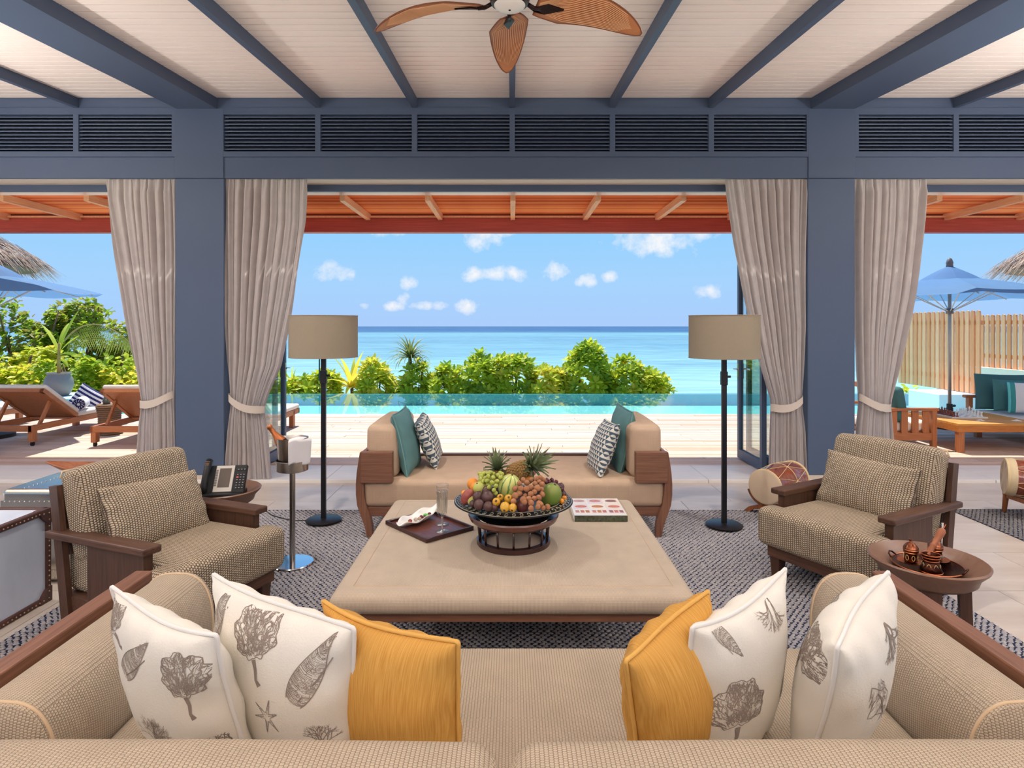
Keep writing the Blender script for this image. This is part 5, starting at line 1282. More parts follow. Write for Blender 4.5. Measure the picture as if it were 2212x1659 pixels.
def blade(a):
    Lb = .63; R0 = .14
    cs, sn = math.cos(a), math.sin(a)
    def pt(s_, t_, lift=0):
        y_ = t_ * blade_xy(s_); z = .02 + .055 * math.sin(PI * s_ * .75) - .085 * s_ ** 2.2 - .38 * y_ * (1 - .4 * s_) + lift
        xr = R0 + Lb * s_
        return (xr * cs - y_ * sn, xr * sn + y_ * cs, z)
    b = ob('blade', MB().grid(lambda u, v: pt(.01 + .985 * u, 2 * v - 1), 26, 9), PALM, fn, smooth=True)
    md = b.modifiers.new('t', 'SOLIDIFY'); md.thickness = .006; md.offset = 0
    rim = [pt(.01 + .985 * k / 30, -1) for k in range(31)] + [pt(.01 + .985 * k / 30, 1) for k in range(30, -1, -1)]
    ob('blade_edge', MB().tube(rim, .0045, 5, closed=True), PALME, b, smooth=True)
    for k in range(17):
        t0 = -1 + 2 * (k + .5) / 17
        ob('vein', MB().tube([pt(.03, t0 * .5 * .9, -.004), pt(.3, t0 * .9, -.004), pt(.62, t0 * .95, -.004), pt(.9 - .1 * abs(t0), t0 * .95, -.004)], .0016, 4), M('palm_vein', (226, 176, 132), .6), b)
    ob('blade_iron', MB().add([pt(-.09, -.0)[:2] + (.03,), pt(.0, -.25, -.012), pt(.10, -.4, -.012), pt(.26, 0, -.012), pt(.10, .4, -.012), pt(.0, .25, -.012)] +
       [pt(-.09, .0)[:2] + (.018,), pt(.0, -.25, -.02), pt(.10, -.4, -.02), pt(.26, 0, -.022), pt(.10, .4, -.02), pt(.0, .25, -.02)],
       [(0, 1, 2, 3, 4, 5), (11, 10, 9, 8, 7, 6)] + [(i, (i + 1) % 6, 6 + (i + 1) % 6, 6 + i) for i in range(6)]), DKB, b)
    ob('blade_arm', MB().tube([(.085 * cs, .085 * sn, .03), (.13 * cs, .13 * sn, .012), pt(.05, 0, -.014)], .011, 8), DKB, b, smooth=True)
for k in range(5): blade(PI / 2 + 2 * PI * k / 5 + .02)

# ------------------------------------------------------------------ ceiling downlights, plus torchieres added as indoor fill
LED = bpy.data.materials.new('lamp_glow'); LED.use_nodes = True
tt = NT(LED.node_tree); em = tt.n('ShaderNodeEmission'); em.inputs[0].default_value = (1, .86, .68, 1); em.inputs[1].default_value = 6.0; oo = tt.n('ShaderNodeOutputMaterial'); tt.l(em.outputs[0], oo.inputs[0])
def downlight(x, y):
    z = zc(y)
    t = thing('downlight', 'small recessed round ceiling downlight with white trim', 'ceiling light', (x, y, z), (ANG, 0, 0), 'recessed ceiling downlights')
    ob('trim_ring', MB().lathe([(.036, -.004), (.05, -.004), (.052, .0), (.05, .004), (.036, .004), (.036, -.004)], 24), M('trim_white', (240, 238, 234), .5), t, smooth=True)
    ob('lens', MB().lathe([(0, .001), (.036, .001), (.036, .003), (0, .003)], 20), LED, t)
    l = bpy.data.lights.new('downlight_lamp', 'AREA'); l.shape = 'DISK'; l.size = .09; l.energy = LAMP_W * (2.1 if y > 3 else .35); l.color = (1, .965, .93); l.spread = math.radians(150)
    lo = bpy.data.objects.new('downlight_lamp', l); C.objects.link(lo); lo.parent = t; lo.location = (0, 0, -.012)
for x in (-4.2, -1.45, 1.45, 4.2):
    for y in (-3.0, -.7, 1.6, 3.86): downlight(x, y)
def uplighter(x, y):  # added fill lamp, kept out of view to brighten the room
    t = thing('uplighter', 'slim black torchiere added out of view at the side of the room to brighten it' if y > 2 else 'slim black torchiere added out of view behind the woven sofa to brighten the room', 'lamp', (x, y, 0), 0, 'torchieres added as indoor fill')
    ob('base', MB().lathe([(0, 0), (.15, 0), (.15, .02), (.02, .03)], 32), BLACK, t, smooth=True, angle=40)
    ob('pole', MB().lathe([(.012, .02), (.012, 1.78)], 10), BLACK, t, smooth=True)
    ob('bowl', MB().lathe([(.02, 1.76), (.09, 1.79), (.16, 1.86), (.165, 1.87), (.15, 1.865), (.08, 1.80), (0, 1.785)], 32), M('uplighter_bowl', (220, 214, 204), .4), t, smooth=True)
    l = bpy.data.lights.new('uplighter_lamp', 'AREA'); l.shape = 'DISK'; l.size = .24; l.energy = FILL_W * (.62 if y > 2 else 1.15); l.color = (1, .965, .93); l.spread = math.radians(165)
    lo = bpy.data.objects.new('uplighter_lamp', l); C.objects.link(lo); lo.parent = t; lo.location = (0, 0, 1.875); lo.rotation_euler = (PI, 0, 0)
for x, y in ((-3.0, -1.2), (3.0, -1.2), (0, -2.6), (-5.0, 3.1), (5.0, 3.1)): uplighter(x, y)
# ------------------------------------------------------------------ outdoor furniture
CREAM = M('lounger_cloth', (232, 220, 206), .85, var=(8, .06), bump=(200, .1))
def lounger():
    """origin under the head end, lying along +y"""
    t = thing('sun_lounger', '', 'sun lounger', group='teak sun loungers on the deck')
    W, Ln = .36, 1.95
    for s_ in (-1, 1):
        ob('side_rail', MB().box(s_ * W, s_ * (W - .045), .0, Ln, .19, .265, .004), TKY, t)
        for y in (.02, Ln - .28): 
            lg = ob('leg', MB().box(s_ * W, s_ * (W - .065), y, y + .08, .055 if y < .5 else .0, .26, .004), TKZ, t)
            if y < .5: ob('castor', MB().tube([(s_ * (W - .045), y + .04, .027), (s_ * (W - .02), y + .04, .027)], .026, 12).box(s_ * (W - .05), s_ * (W - .015), y + .025, y + .055, .03, .06), BLACK, lg)
    ob('end_rail', MB().box(-W, W, .0, .05, .19, .265, .004), TKX, t); ob('end_rail', MB().box(-W, W, Ln - .05, Ln, .19, .265, .004), TKX, t)
    sm = MB().box(-W + .045, W - .045, 0, .075, .235, .26).mesh('slat'); sm.materials.append(TKX)
    for k in range(12): ob('slat', sm, None, t, (0, .80 + k * .092, 0))
    a = math.radians(34)
    hm = Matrix.Translation((0, .80, .265)) @ Matrix.Rotation(-a, 4, 'X')
    br = ob('backrest', MB().box(-W, -W + .05, -.74, 0, 0, .05, M4=hm).box(W - .05, W, -.74, 0, 0, .05, M4=hm).box(-W, W, -.74, -.68, 0, .05, M4=hm).box(-W + .05, W - .05, -.68, 0, .01, .03, M4=hm), TKY, t)
    for s_ in (-1, 1): ob('prop', MB().bar((s_ * (W - .075), .22, .24), hm @ Vector((s_ * (W - .075), -.48, .0)), .03, .04), TKZ, t)
    ob('back_cushion', MB().rbox(-W, W, -.74, .0, .052, .12, .03, (0, 0, .01), nf=4, M4=hm), CREAM, t, smooth=True)
    ob('seat_cushion', MB().rbox(-W, W, .82, Ln, .262, .335, .03, (0, 0, .01), nf=4), CREAM, t, smooth=True)
    return t
LG = lounger(); LG.location = (-4.98, 7.78, DKZT); LG['label'] = 'teak sun lounger beside the curtain, woven pot stool next to its head'
copytree(LG, (-6.46, 7.82, DKZT), -.02, label='teak sun lounger with rolled towel and striped pillow on it')
copytree(LG, (-8.02, 7.9, DKZT), 0, label='teak sun lounger on the far side of the blue parasol pole')
copytree(LG, (-3.66, 7.62, DKZT), 0, label='teak sun lounger behind the glass door and steel bucket')
NAVY = STRIPES('navy_stripe', 1, [(0, (238, 236, 236)), (.5, (54, 52, 104))], .06)
m4 = frame(Vector((.85, -.45, -.25)).normalized(), Vector((.25, .88, -.4)).normalized(), Vector((.42, .2, .88)).normalized(), P(180, 866, 9.0))
ex = Vector((.80, .1, -.5)).normalized(); ez = Vector((.45, .25, .86)); ez = (ez - ex * ez.dot(ex)).normalized(); m4 = frame(ex, ez.cross(ex), ez, P(190, 862, 9.2))
pillow('striped_pillow', 'navy and white striped pillow on the sun lounger', m4, .40, .34, .12, NAVY, 51, None, None, 'pillow', n=14)
def roll(u, v):
    a = 2 * PI * u; return ((v - .5) * .30, .085 * math.cos(a), .085 * math.sin(a))
rt = thing('rolled_towel', 'rolled white and navy towel on the sun lounger', 'towel', (-6.19, 8.84, .355 + .092), 2.0)
ob('roll', MB().grid(roll, 24, 2, cu=True), M('towel_white', (236, 234, 236), .9, var=(14, .0), bump=(120, .3)), rt, smooth=True)
sp = [((k / 60) ** .5 * .083 * math.cos(k * .45), (k / 60) ** .5 * .083 * math.sin(k * .45)) for k in range(61)]
for s_ in (-1, 1):
    ob('roll_end', MB().lathe([(0, 0), (.085, 0), (.085, .003), (0, .006)], 24, M4=Matrix.Translation((s_ * .148, 0, 0)) @ Matrix.Rotation(s_ * PI / 2, 4, 'Y')), M('towel_white', (0, 0, 0)), rt)
    for k in range(22):
        a = 2 * PI * k / 22; r0 = .02 + .035 * (k % 2); ob('navy_fringe', MB().bar((s_ * .156, r0 * math.cos(a), r0 * math.sin(a)), (s_ * .153, .078 * math.cos(a + .2), .078 * math.sin(a + .2)), .016, .004, up=(1, 0, 0)), M('towel_navy', (44, 46, 92), .9), rt)
WICK = M('rope_wicker', (150, 116, 88), .8, var=(30, .35), stretch=(1, 1, 9), bump=(90, .5))
def wstool(name, lab, loc, sc):
    t = thing(name, lab, 'stool', loc)
    ob('body', MB().lathe([(0, 0), (.16 * sc, 0), (.175 * sc, .02), (.15 * sc, .16), (.145 * sc, .24), (.17 * sc, .38), (.18 * sc, .42), (.17 * sc, .43), (0, .43)], 28), WICK, t, smooth=True, angle=50)
    for k in range(14):
        z = .02 + k * .029; s_ = z / .42; rr = sc * (.175 - .035 * math.sin(PI * min(1, s_ * 1.05)) + .008)
        ob('rope_coil', MB().tube([(rr * math.cos(q * PI / 12), rr * math.sin(q * PI / 12), z) for q in range(24)], .011, 5, closed=True), WICK, t, smooth=True)
wstool('wicker_stool', 'woven rope stool standing between two sun loungers', (-5.72, 8.75, DKZT), .9)
wstool('wicker_pouf', 'woven rope pouf beside the loungers at the edge of the deck', (-6.32, 7.25, DKZT), 1.0)
gl = solo('glass_vase', 'small dark glass vase on the woven rope stool', 'vase', MB().lathe([(0, 0), (.04, 0), (.055, .03), (.05, .07), (.03, .1), (.04, .11), (.035, .11), (0, .02)], 18), M('smoke_glass', (90, 96, 84), .1, spec=.6), (-5.74, 8.72, DKZT + .431), smooth=True)

# ---- parasols
UMB = M('umbrella_blue', (104, 148, 196), .8, var=(6, .08), trans=.35)
def parasol(label, x, y, yaw, zt, zr, R):
    t = thing('parasol', label, 'parasol', (x, y, DKZT), yaw, 'blue parasols on the deck')
    ob('base', MB().lathe([(0, 0), (.28, 0), (.28, .05), (.2, .075), (.05, .08), (.045, .3), (0, .3)], 32), M('umbrella_base', (58, 52, 50), .6), t, smooth=True, angle=40)
    ob('pole', MB().lathe([(.024, .08), (.024, zt - .04)], 16), M('umbrella_pole', (186, 172, 160), .4, .3), t, smooth=True)
    ob('knob', MB().tube([(.02, -.02, .33), (.09, -.02, .33)], .018, 8).lathe([(.04, .27), (.04, .36)], 14), M('umbrella_base', (0, 0, 0)), t)
    ob('finial', MB().lathe([(.05, zt - .02), (.045, zt + .02), (.05, zt + .05), (.03, zt + .11), (0, zt + .13)], 16), M('finial_grey', (120, 112, 112), .5), t, smooth=True)
    z1 = zt - .17
    for k in range(8):
        a, b = 2 * PI * k / 8, 2 * PI * (k + 1) / 8
        def pan(u, v, r0=.16, r1=R, za=z1, zb=zr, sag=.05):
            q = a + (b - a) * u; rr = r0 + (r1 - r0) * v; c_ = math.cos(PI / 8) / math.cos((u - .5) * PI / 4)
            z = za + (zb - za) * v + .06 * v * (1 - v) - sag * v * v * math.sin(PI * u) * .6
            return (rr * c_ / math.cos(PI / 8) * math.cos(q), rr * c_ / math.cos(PI / 8) * math.sin(q), z)
        ob('canopy_panel', MB().grid(pan, 7, 9), UMB, t, smooth=True)
        ob('vent_panel', MB().grid(lambda u, v: pan(u, v, .03, .40, zt - .005, z1 - .07, -.04), 7, 5), UMB, t, smooth=True)
        ob('rib', MB().tube([(.04 * math.cos(a), .04 * math.sin(a), z1 - .0), (R * math.cos(a) * .98, R * math.sin(a) * .98, zr - .018)], .008, 5), M('umbrella_pole', (0, 0, 0)), t)
        ob('strut', MB().tube([(.04 * math.cos(a), .04 * math.sin(a), zr - .22), (R * .52 * math.cos(a), R * .52 * math.sin(a), (z1 + zr) / 2 + .01)], .008, 5), M('strut_pale', (214, 206, 196), .5), t)
    ob('slider', MB().lathe([(.05, zr - .26), (.05, zr - .18)], 14), M('finial_grey', (0, 0, 0)), t, smooth=True)
parasol('blue parasol standing among the sun loungers', -7.2, 8.5, PI / 8, 2.42, 2.0, 1.22)
parasol('blue parasol standing behind the teak coffee table', 6.61, 9.3, PI / 8, 2.44, 1.98, 1.42)

# ---- outdoor chair, table, sofa
t = thing('garden_chair', 'teak garden chair with slatted side and teal cushion', 'chair', (4.95, 8.1, DKZT))
for y in (-.36, .36):
    ob('arm', MB().box(-.42, .40, y - .035, y + .035, .47, .505, .006), TKX, t)
    for x in (-.36, .345): ob('leg', MB().box(x - .03, x + .03, y - .03, y + .03, 0, .47, .004), TKZ, t)
    ob('side_rail', MB().box(-.36, .35, y - .02, y + .02, .10, .19), TKX, t)
    for k in range(5): ob('slat', MB().box(-.33 + k * .135, -.25 + k * .135, y - .012, y + .012, .18, .475), TKZ, t)
ob('back_frame', MB().bar((-.38, -.36, .45), (-.46, -.36, .80), .05, .05).bar((-.38, .36, .45), (-.46, .36, .80), .05, .05).bar((-.46, -.36, .78), (-.46, .36, .78), .05, .06), TKZ, t)
ob('seat_base', MB().box(-.36, .36, -.34, .34, .16, .20), TKX, t)
ob('seat_cushion', MB().rbox(-.34, .38, -.33, .33, .20, .32, .04, (0, 0, .01), nf=4), CREAM, t, smooth=True)
DT = M('teal_outdoor', (70, 116, 116), .8, var=(8, .15), trans=.1)
o = solo('back_cushion', 'dark teal back cushion on the teak garden chair', 'cushion', MB().rbox(-.08, .08, -.32, .32, 0, .44, .06, (.02, .01, .01), nf=5), DT, (4.93, 8.06, .345), (0, -.16, 0), smooth=True)
t = thing('coffee_table', 'low slatted teak coffee table on the deck', 'table', (5.94, 8.0, DKZT))
TBX = WD('table_teak', (226, 164, 84), (206, 138, 62), (.6, 12, 12))
sm = MB().box(-.54, .54, 0, .092, .325, .35).mesh('slat'); sm.materials.append(TBX)
for k in range(11): ob('slat', sm, None, t, (0, -.55 + k * .1, 0))
ob('apron', MB().box(-.54, .54, -.56, -.53, .25, .325).box(-.54, .54, .525, .555, .25, .325).box(-.54, -.51, -.53, .525, .25, .325).box(.51, .54, -.53, .525, .25, .325), WD('apron_teak', (206, 132, 66), (180, 106, 48), (1, 6, 6)), t)
for x in (-.5, .5):
    for y in (-.52, .51): ob('leg', MB().box(x - .035, x + .035, y - .035, y + .035, 0, .26, .004), TKZ, t)
# chess set
cbx, cby, cbz = 5.87, 8.12, DKZT + .3505
cb = thing('chess_board', 'pale chess board on the teak coffee table', 'chess board', (cbx, cby, cbz))
ob('board_base', MB().box(-.23, .23, -.23, .23, 0, .014), M('board_cream', (238, 232, 220), .5), cb)
sqm = {}
for c_, nm in (((250, 246, 236), 0), ((206, 190, 168), 1)):
    q = MB().box(0, .051, 0, .051, .014, .0155).mesh('square'); q.materials.append(M('chess_sq_%d' % nm, c_, .5)); sqm[nm] = q
for i in range(8):
    for j in range(8): ob('square', sqm[(i + j) % 2], None, cb, (-.208 + i * .052, -.208 + j * .052, 0))
def piece(kind, mat):
    pf = {'pawn': [(0, 0), (.017, 0), (.017, .006), (.009, .012), (.007, .03), (.011, .034), (.006, .036), (.010, .046), (.006, .054), (0, .056)],
          'rook': [(0, 0), (.019, 0), (.019, .008), (.011, .014), (.010, .045), (.015, .05), (.015, .062), (0, .062)],
          'bishop': [(0, 0), (.019, 0), (.019, .008), (.010, .014), (.008, .05), (.013, .054), (.007, .057), (.011, .068), (.004, .08), (0, .082)],
          'knight': [(0, 0), (.019, 0), (.019, .008), (.011, .014), (.009, .03), (.013, .05), (.010, .07), (.004, .074), (0, .075)],
          'queen': [(0, 0), (.02, 0), (.02, .008), (.011, .016), (.008, .06), (.014, .066), (.008, .07), (.014, .088), (.006, .09), (.004, .096), (0, .098)],
          'king': [(0, 0), (.02, 0), (.02, .008), (.011, .016), (.009, .065), (.015, .071), (.008, .075), (.013, .092), (.004, .096), (.004, .108), (0, .11)]}[kind]
    me = MB().lathe(pf, 12).mesh(kind, True); me.materials.append(mat); return me
order = ['rook', 'knight', 'bishop', 'queen', 'king', 'bishop', 'knight', 'rook']
for nm, mat, rows, gtxt in (('brown', M('chess_brown', (120, 62, 48), .35), (0, 1), 'brown'), ('white', M('chess_white', (246, 242, 232), .35), (7, 6), 'white')):
    pm_ = {k: piece(k, mat) for k in set(order) | {'pawn'}}
    for j in range(8):
        for rank, kd in ((rows[0], order[j]), (rows[1], 'pawn')):
            o = ob('chess_' + kd, pm_[kd], None, None, (cbx - .182 + rank * .052, cby - .182 + j * .052, cbz + .0156))
            tag(o, '%s wooden chess %s standing on the pale chess board' % (gtxt, kd), 'chess piece', '%s chess %ss' % (gtxt, kd))
for k, (x, y) in enumerate(((5.86, 7.70), (6.30, 7.68))):
    pts = []
    for i in range(10):
        a = PI / 2 + i * PI / 5 + k; rr = .065 if i % 2 == 0 else .022; pts.append((rr * math.cos(a), rr * math.sin(a)))
    solo('starfish', ('white starfish lying beside the chess board', 'white starfish lying alone on the table slats')[k], 'starfish', MB().add([(p[0], p[1], .0) for p in pts] + [(0, 0, .018), (0, 0, 0)], [(i, (i + 1) % 10, 10) for i in range(10)] + [((i + 1) % 10, i, 11) for i in range(10)]), M('starfish_white', (242, 236, 224), .8), (x, y, DKZT + .351))
t = thing('garden_sofa', 'teak garden sofa with pale seat cushion along the fence', 'sofa', (6.95, 7.9, DKZT))
for y in (-1.0, 1.0):
    ob('arm', MB().box(-.42, .40, y - .04, y + .04, .50, .54, .012), TKX, t)
    for x in (-.34, .36): ob('leg', MB().box(x - .03, x + .03, y - .03, y + .03, 0, .50), TKZ, t)
ob('seat_frame', MB().box(-.36, .38, -1.0, 1.0, .16, .23), TKY, t)
sm = MB().box(-.012, .012, -.035, .035, 0, .42).mesh('back_slat'); sm.materials.append(TKZ)
for k in range(14): ob('back_slat', sm, None, t, (.40, -.93 + k * .143, .22), (0, .18, 0))
ob('back_rail', MB().box(.44, .50, -1.03, 1.03, .62, .68), TKY, t)
ob('seat_cushion', MB().rbox(-.38, .36, -.95, .95, .23, .335, .03, (0, 0, .01), nf=6), CREAM, t, smooth=True)
def upc(lab, px0, px1, py0, py1, d, mat, seed, yaw, th=.16):
    w_ = (px1 - px0) * d / F / math.cos(yaw * .6); h_ = (py1 - py0) * d / F; c_ = P((px0 + px1) / 2, (py0 + py1) / 2, d)
    m = Matrix.Translation(c_) @ Matrix.Rotation(yaw, 4, 'Z') @ Matrix.Rotation(-.18, 4, 'X')
    pillow('sofa_cushion', lab, m, w_, h_, th, mat, seed, None, 'cushions on the garden sofa', n=14, pinch=.04)
upc('large teal cushion on the garden sofa beside the arm', 2117, 2206, 808, 886, 8.72, DT, 61, -.45)
upc('smaller teal cushion in front of the large one on the garden sofa', 2154, 2222, 820, 889, 8.42, M('teal_outdoor_b', (78, 132, 130), .8, var=(8, .15), trans=.1), 62, -.45)
upc('white cushion with navy and turquoise stripes on the garden sofa', 2186, 2256, 827, 893, 8.12, STRIPES('stripe_cushion', 0, [(0, (224, 222, 222)), (.12, (58, 66, 132)), (.28, (226, 224, 222)), (.46, (110, 206, 200)), (.62, (66, 150, 150)), (.72, (226, 224, 222))], .52), 63, -.45, .13)

# ---- pool ledges, planter pot
solo('pool_plinth', 'low white rendered plinth at the pool end under the fence', 'plinth', MB().box(0, .86, 0, .9, -.32, .29, .01, 1), M('plinth_white', (240, 240, 242), .7), (G(2015, 883, .0).x + .0, 11.4, 0))
solo('pool_plinth', 'white topped tiled plinth in the pool under the planter pot', 'plinth', MB().box(-.8, .9, -.55, .6, -.32, .16).box(-.82, .92, -.57, .62, .16, .20), M('plinth_teal', (190, 226, 222), .6, var=(5, .2)), (-8.85, 12.0, 0))
pc2 = P(127, 855, 12.0)
t = thing('planter_pot', 'large round grey brown clay planter pot', 'planter', (pc2.x, 12.0, .2))
ob('pot', MB().lathe([(0, 0), (.155, 0), (.20, .06), (.238, .17), (.245, .24), (.23, .33), (.19, .40), (.185, .42), (.21, .435), (.21, .45), (.18, .45), (.165, .42), (0, .40)], 40), M('clay_grey', (158, 134, 126), .5, var=(5, .4), col2=(130, 128, 130)), t, smooth=True, angle=60)
ob('soil', MB().lathe([(0, .405), (.172, .405), (0, .41)], 20), M('soil', (70, 52, 40), .9), t)
POTTOP = Vector((pc2.x, 12.0, .61))

# ------------------------------------------------------------------ plants
GR = [M('leaf_%d' % i, c, .45, spec=.3, var=(3, .3), col2=c2, trans=.45) for i, (c, c2) in enumerate((((196, 208, 56), (150, 184, 44)), ((226, 228, 74), (184, 200, 54)), ((244, 228, 92), (210, 202, 64)), ((160, 188, 62), (118, 154, 50))))]
BARK = M('bark_brown', (132, 104, 82), .9, var=(14, .3), bump=(30, .4))
def leaf_geo(mb, p, d, up, L, wd, curl=.25, n=3):
    """one paddle-shaped leaf, folded a little along its rib"""
    d = d.normalized(); x = d.cross(up)
    x = x.normalized() if x.length > 1e-4 else d.orthogonal().normalized(); u = x.cross(d)
    vs = []
    prof = [(0, .12), (.45, .8), (.75, 1.0), (1.0, .25)] if n == 3 else [(0, .3), (.5, 1.0), (1.0, .2)]
    for s_, w_ in prof:
        c_ = p + d * L * s_ - u * L * curl * s_ * s_
        vs += [c_ - x * wd * w_ / 2 + u * wd * .12, c_, c_ + x * wd * w_ / 2 + u * wd * .12]
    o = len(mb.v); mb.v += [tuple(v) for v in vs]
    for i in range(len(prof) - 1):
        for j in range(2): a = o + i * 3 + j; mb.f.append((a, a + 1, a + 4, a + 3))
def rosette(mb, p, axis, L, wd, r, n=9):
    axis = axis.normalized(); ex = axis.orthogonal().normalized(); ey = axis.cross(ex)
    for k in range(n):
        a = k * 2.4 + r.uniform(-.2, .2); el = .25 + 1.0 * (k / n)
        d = (ex * math.cos(a) + ey * math.sin(a)) * math.cos(el) + axis * math.sin(el)
        leaf_geo(mb, p, d, axis, L * r.uniform(.8, 1.1), wd)
def bush(name, label, cat, c, rad, n, L, wd, seed, mats, group, stems=5, flat=.0):
    """rosette-leaved shrub: base c on the ground, rad = half sizes"""
    r = random.Random(seed); t = thing(name, label, cat, c, 0, group)
    ms = [MB() for _ in mats]; st_ = MB()
    for k in range(n):
        while True:
            v = Vector((r.uniform(-1, 1), r.uniform(-1, 1), r.uniform(-.85, 1)))
            if .25 < v.length < 1: break
        v = v.normalized() * v.length ** .35
        bumpy = 1 + .10 * math.sin(5 * v.x + seed) + .06 * math.sin(7 * v.z + 3 * v.y + seed)
        p = Vector((v.x * rad[0] * bumpy, v.y * rad[1], rad[2] * (1 + v.z * bumpy)))
        ax = Vector((v.x, v.y * .8 - .25, v.z * .8 + .75)) + Vector((r.uniform(-.3, .3), r.uniform(-.3, .3), 0))
        q = r.random(); i = 0 if q < .45 else (1 if q < .8 else (2 if len(mats) > 2 and q < .92 else len(mats) - 1))
        rosette(ms[i], p, ax, L, wd, r)
        if k % max(1, n // (stems * 4)) == 0: st_.tube([(p.x * .2, p.y * .2, 0), (p.x * .6, p.y * .6, p.z * .55), tuple(p)], [.022, .014, .007], 5)
    for mb, m_ in zip(ms, mats):
        if mb.f: ob('foliage', mb, m_, t, smooth=True, kind='stuff')
    ob('stems', st_, BARK, t)
    return t
gb = 'sea lettuce shrubs beyond the pool'
def sb(label, px, ytop, half, d, n, seed, mats=GR, zb=-1.25):
    n = int(n * 1.7); ytop -= 6
    top = P(px, ytop, d); h = top.z - zb; hr = .5
    bush('shrub', label, 'shrub', (top.x, d, zb), (half * d / F, .55, h / 2), n, .235, .088, seed, mats, gb)
sb('bushy green shrub behind the pool, tallest at the thick end of the hedge', 1268, 760, 62, 16.2, 190, 1, [GR[0], GR[1], GR[3]])
sb('green shrub in the hedge sloping down to the hedge end', 1352, 790, 62, 16.3, 150, 2)
sb('green shrub at the very end of the hedge over the pool', 1408, 812, 38, 16.2, 80, 3)
sb('low yellowish shrub between the two big hedge bushes', 1185, 800, 42, 16.1, 100, 4, [GR[1], GR[2], GR[0]])
sb('broad green shrub behind the fruit bowl, in the middle of the hedge', 1105, 772, 50, 16.3, 130, 5)
sb('tall green shrub with upright paddles in the middle of the hedge', 1030, 775, 48, 16.2, 140, 6, [GR[0], GR[1], GR[3]])
sb('low green shrub between the screw pine and the hedge middle', 960, 805, 40, 16.2, 90, 7)
sb('leafy shrub around the foot of the screw pine', 900, 800, 42, 16.3, 100, 8)
sb('yellow green shrub beside the young palm', 812, 790, 36, 16.3, 100, 9, [GR[1], GR[2], GR[0]])
sb('small shrub seen beneath the lamp shade nearer the bucket', 705, 808, 22, 16.2, 50, 10)
sb('little shrub beside the thin dark garden post', 672, 815, 18, 16.2, 36, 11)
sb('low shrub beside the glass door frame', 630, 830, 22, 16.2, 36, 12)
# strap-leaved plants
def strap(name, label, base, n, L, wd, seed, mat, zt=0, spread=1.0, group=None, trunk=True):
    r = random.Random(seed); t = thing(name, label, name.split('_')[-1], base, 0, group)
    if trunk and zt > 0: ob('trunk', MB().tube([(0, 0, 0), (.04, 0, zt * .5), (0, 0, zt)], [.06, .05, .045], 8), BARK, t, smooth=True)
    mb = MB()
    for k in range(n):
        a = k * 2.4; el = .1 + 1.3 * (k / n); ll = L * r.uniform(.75, 1.1); pts = []
        for i in range(7):
            s_ = i / 6; e2 = el - spread * 1.5 * s_ ** 1.7 * (1 - .5 * k / n)
            if i == 0: p = Vector((0, 0, zt))
            else: p = pts[-1] + Vector((math.cos(a) * math.cos(e2), math.sin(a) * math.cos(e2), math.sin(e2))) * ll / 6
            pts.append(p)
        o = len(mb.v); sd = Vector((-math.sin(a), math.cos(a), 0))
        for i, p in enumerate(pts):
            w_ = wd * (1 - (i / 6) ** 2) + .002; mb.v += [tuple(p - sd * w_ / 2 + Vector((0, 0, w_ * .2))), tuple(p), tuple(p + sd * w_ / 2 + Vector((0, 0, w_ * .2)))]
        for i in range(6):
            for j in range(2): q = o + i * 3 + j; mb.f.append((q, q + 1, q + 4, q + 3))
    ob('leaves', mb, mat, t, smooth=True, kind='stuff')
b_ = P(886, 850, 16.5); strap('screw_pine', 'spiky screw pine with drooping sword leaves above the hedge', (b_.x, 16.5, -1.25), 70, .75, .06, 3, M('pandan_leaf', (136, 154, 78), .5, var=(3, .3), col2=(150, 130, 80), trans=.25), 1.95, 1.0)
b_ = P(760, 850, 16.4); strap('young_palm', 'young yellow green palm behind the lamp nearer the bucket', (b_.x, 16.4, -1.25), 20, 1.15, .15, 4, GR[2], 1.15, .6)
b_ = P(858, 850, 16.2); strap('young_palm', 'small yellow palm shoot at the foot of the screw pine', (b_.x, 16.2, -1.25), 10, .6, .08, 6, GR[2], 1.1, .5)
b_ = P(630, 850, 16.4); strap('grass_clump', 'upright grassy clump beside the glass door', (b_.x, 16.4, -1.25), 12, .6, .05, 5, GR[1], 1.25, .4)
b_ = P(690, 850, 15.9); solo('garden_post', 'thin dark green garden post rising behind the pool', 'post', MB().tube([(0, 0, 0), (0, 0, 2.5)], .018, 8), M('post_green', (40, 72, 66), .5), (b_.x, 15.9, -1.25), smooth=True)
# potted coconut palm
t = thing('potted_palm', 'young coconut palm with bright yellow green leaves in the clay pot', 'palm', POTTOP)
ob('stem', MB().tube([(0, 0, 0), (.0, 0, .3), (.01, 0, .62)], [.035, .028, .02], 8), M('palm_stem', (176, 150, 84), .7), t, smooth=True)
def frond(z0, a, el, L, wd, droop, mat):
    mb = MB(); pts = []
    for i in range(9):
        s_ = i / 8; e2 = el - droop * s_ ** 1.6
        pts.append(Vector((0, 0, z0)) if i == 0 else pts[-1] + Vector((math.cos(a) * math.cos(e2), math.sin(a) * math.cos(e2), math.sin(e2))) * L / 8)
    sd = Vector((-math.sin(a), math.cos(a), .0)); sd = (sd + Vector((0, -.6, .3))).normalized()
    for i, p in enumerate(pts):
        s_ = i / 8; w_ = wd * max(0.0, math.sin(PI * min(1, .08 + s_ * .9))) ** .7 + .003
        mb.v += [tuple(p - sd * w_ / 2), tuple(p + Vector((0, 0, -w_ * .12))), tuple(p + sd * w_ / 2)]
    for i in range(8):
        for j in range(2): q = i * 3 + j; mb.f.append((q, q + 1, q + 4, q + 3))
    ob('frond', mb, mat, t, smooth=True)
YG = M('palm_yellow', (206, 204, 62), .45, var=(4, .2), col2=(160, 180, 50), trans=.4)
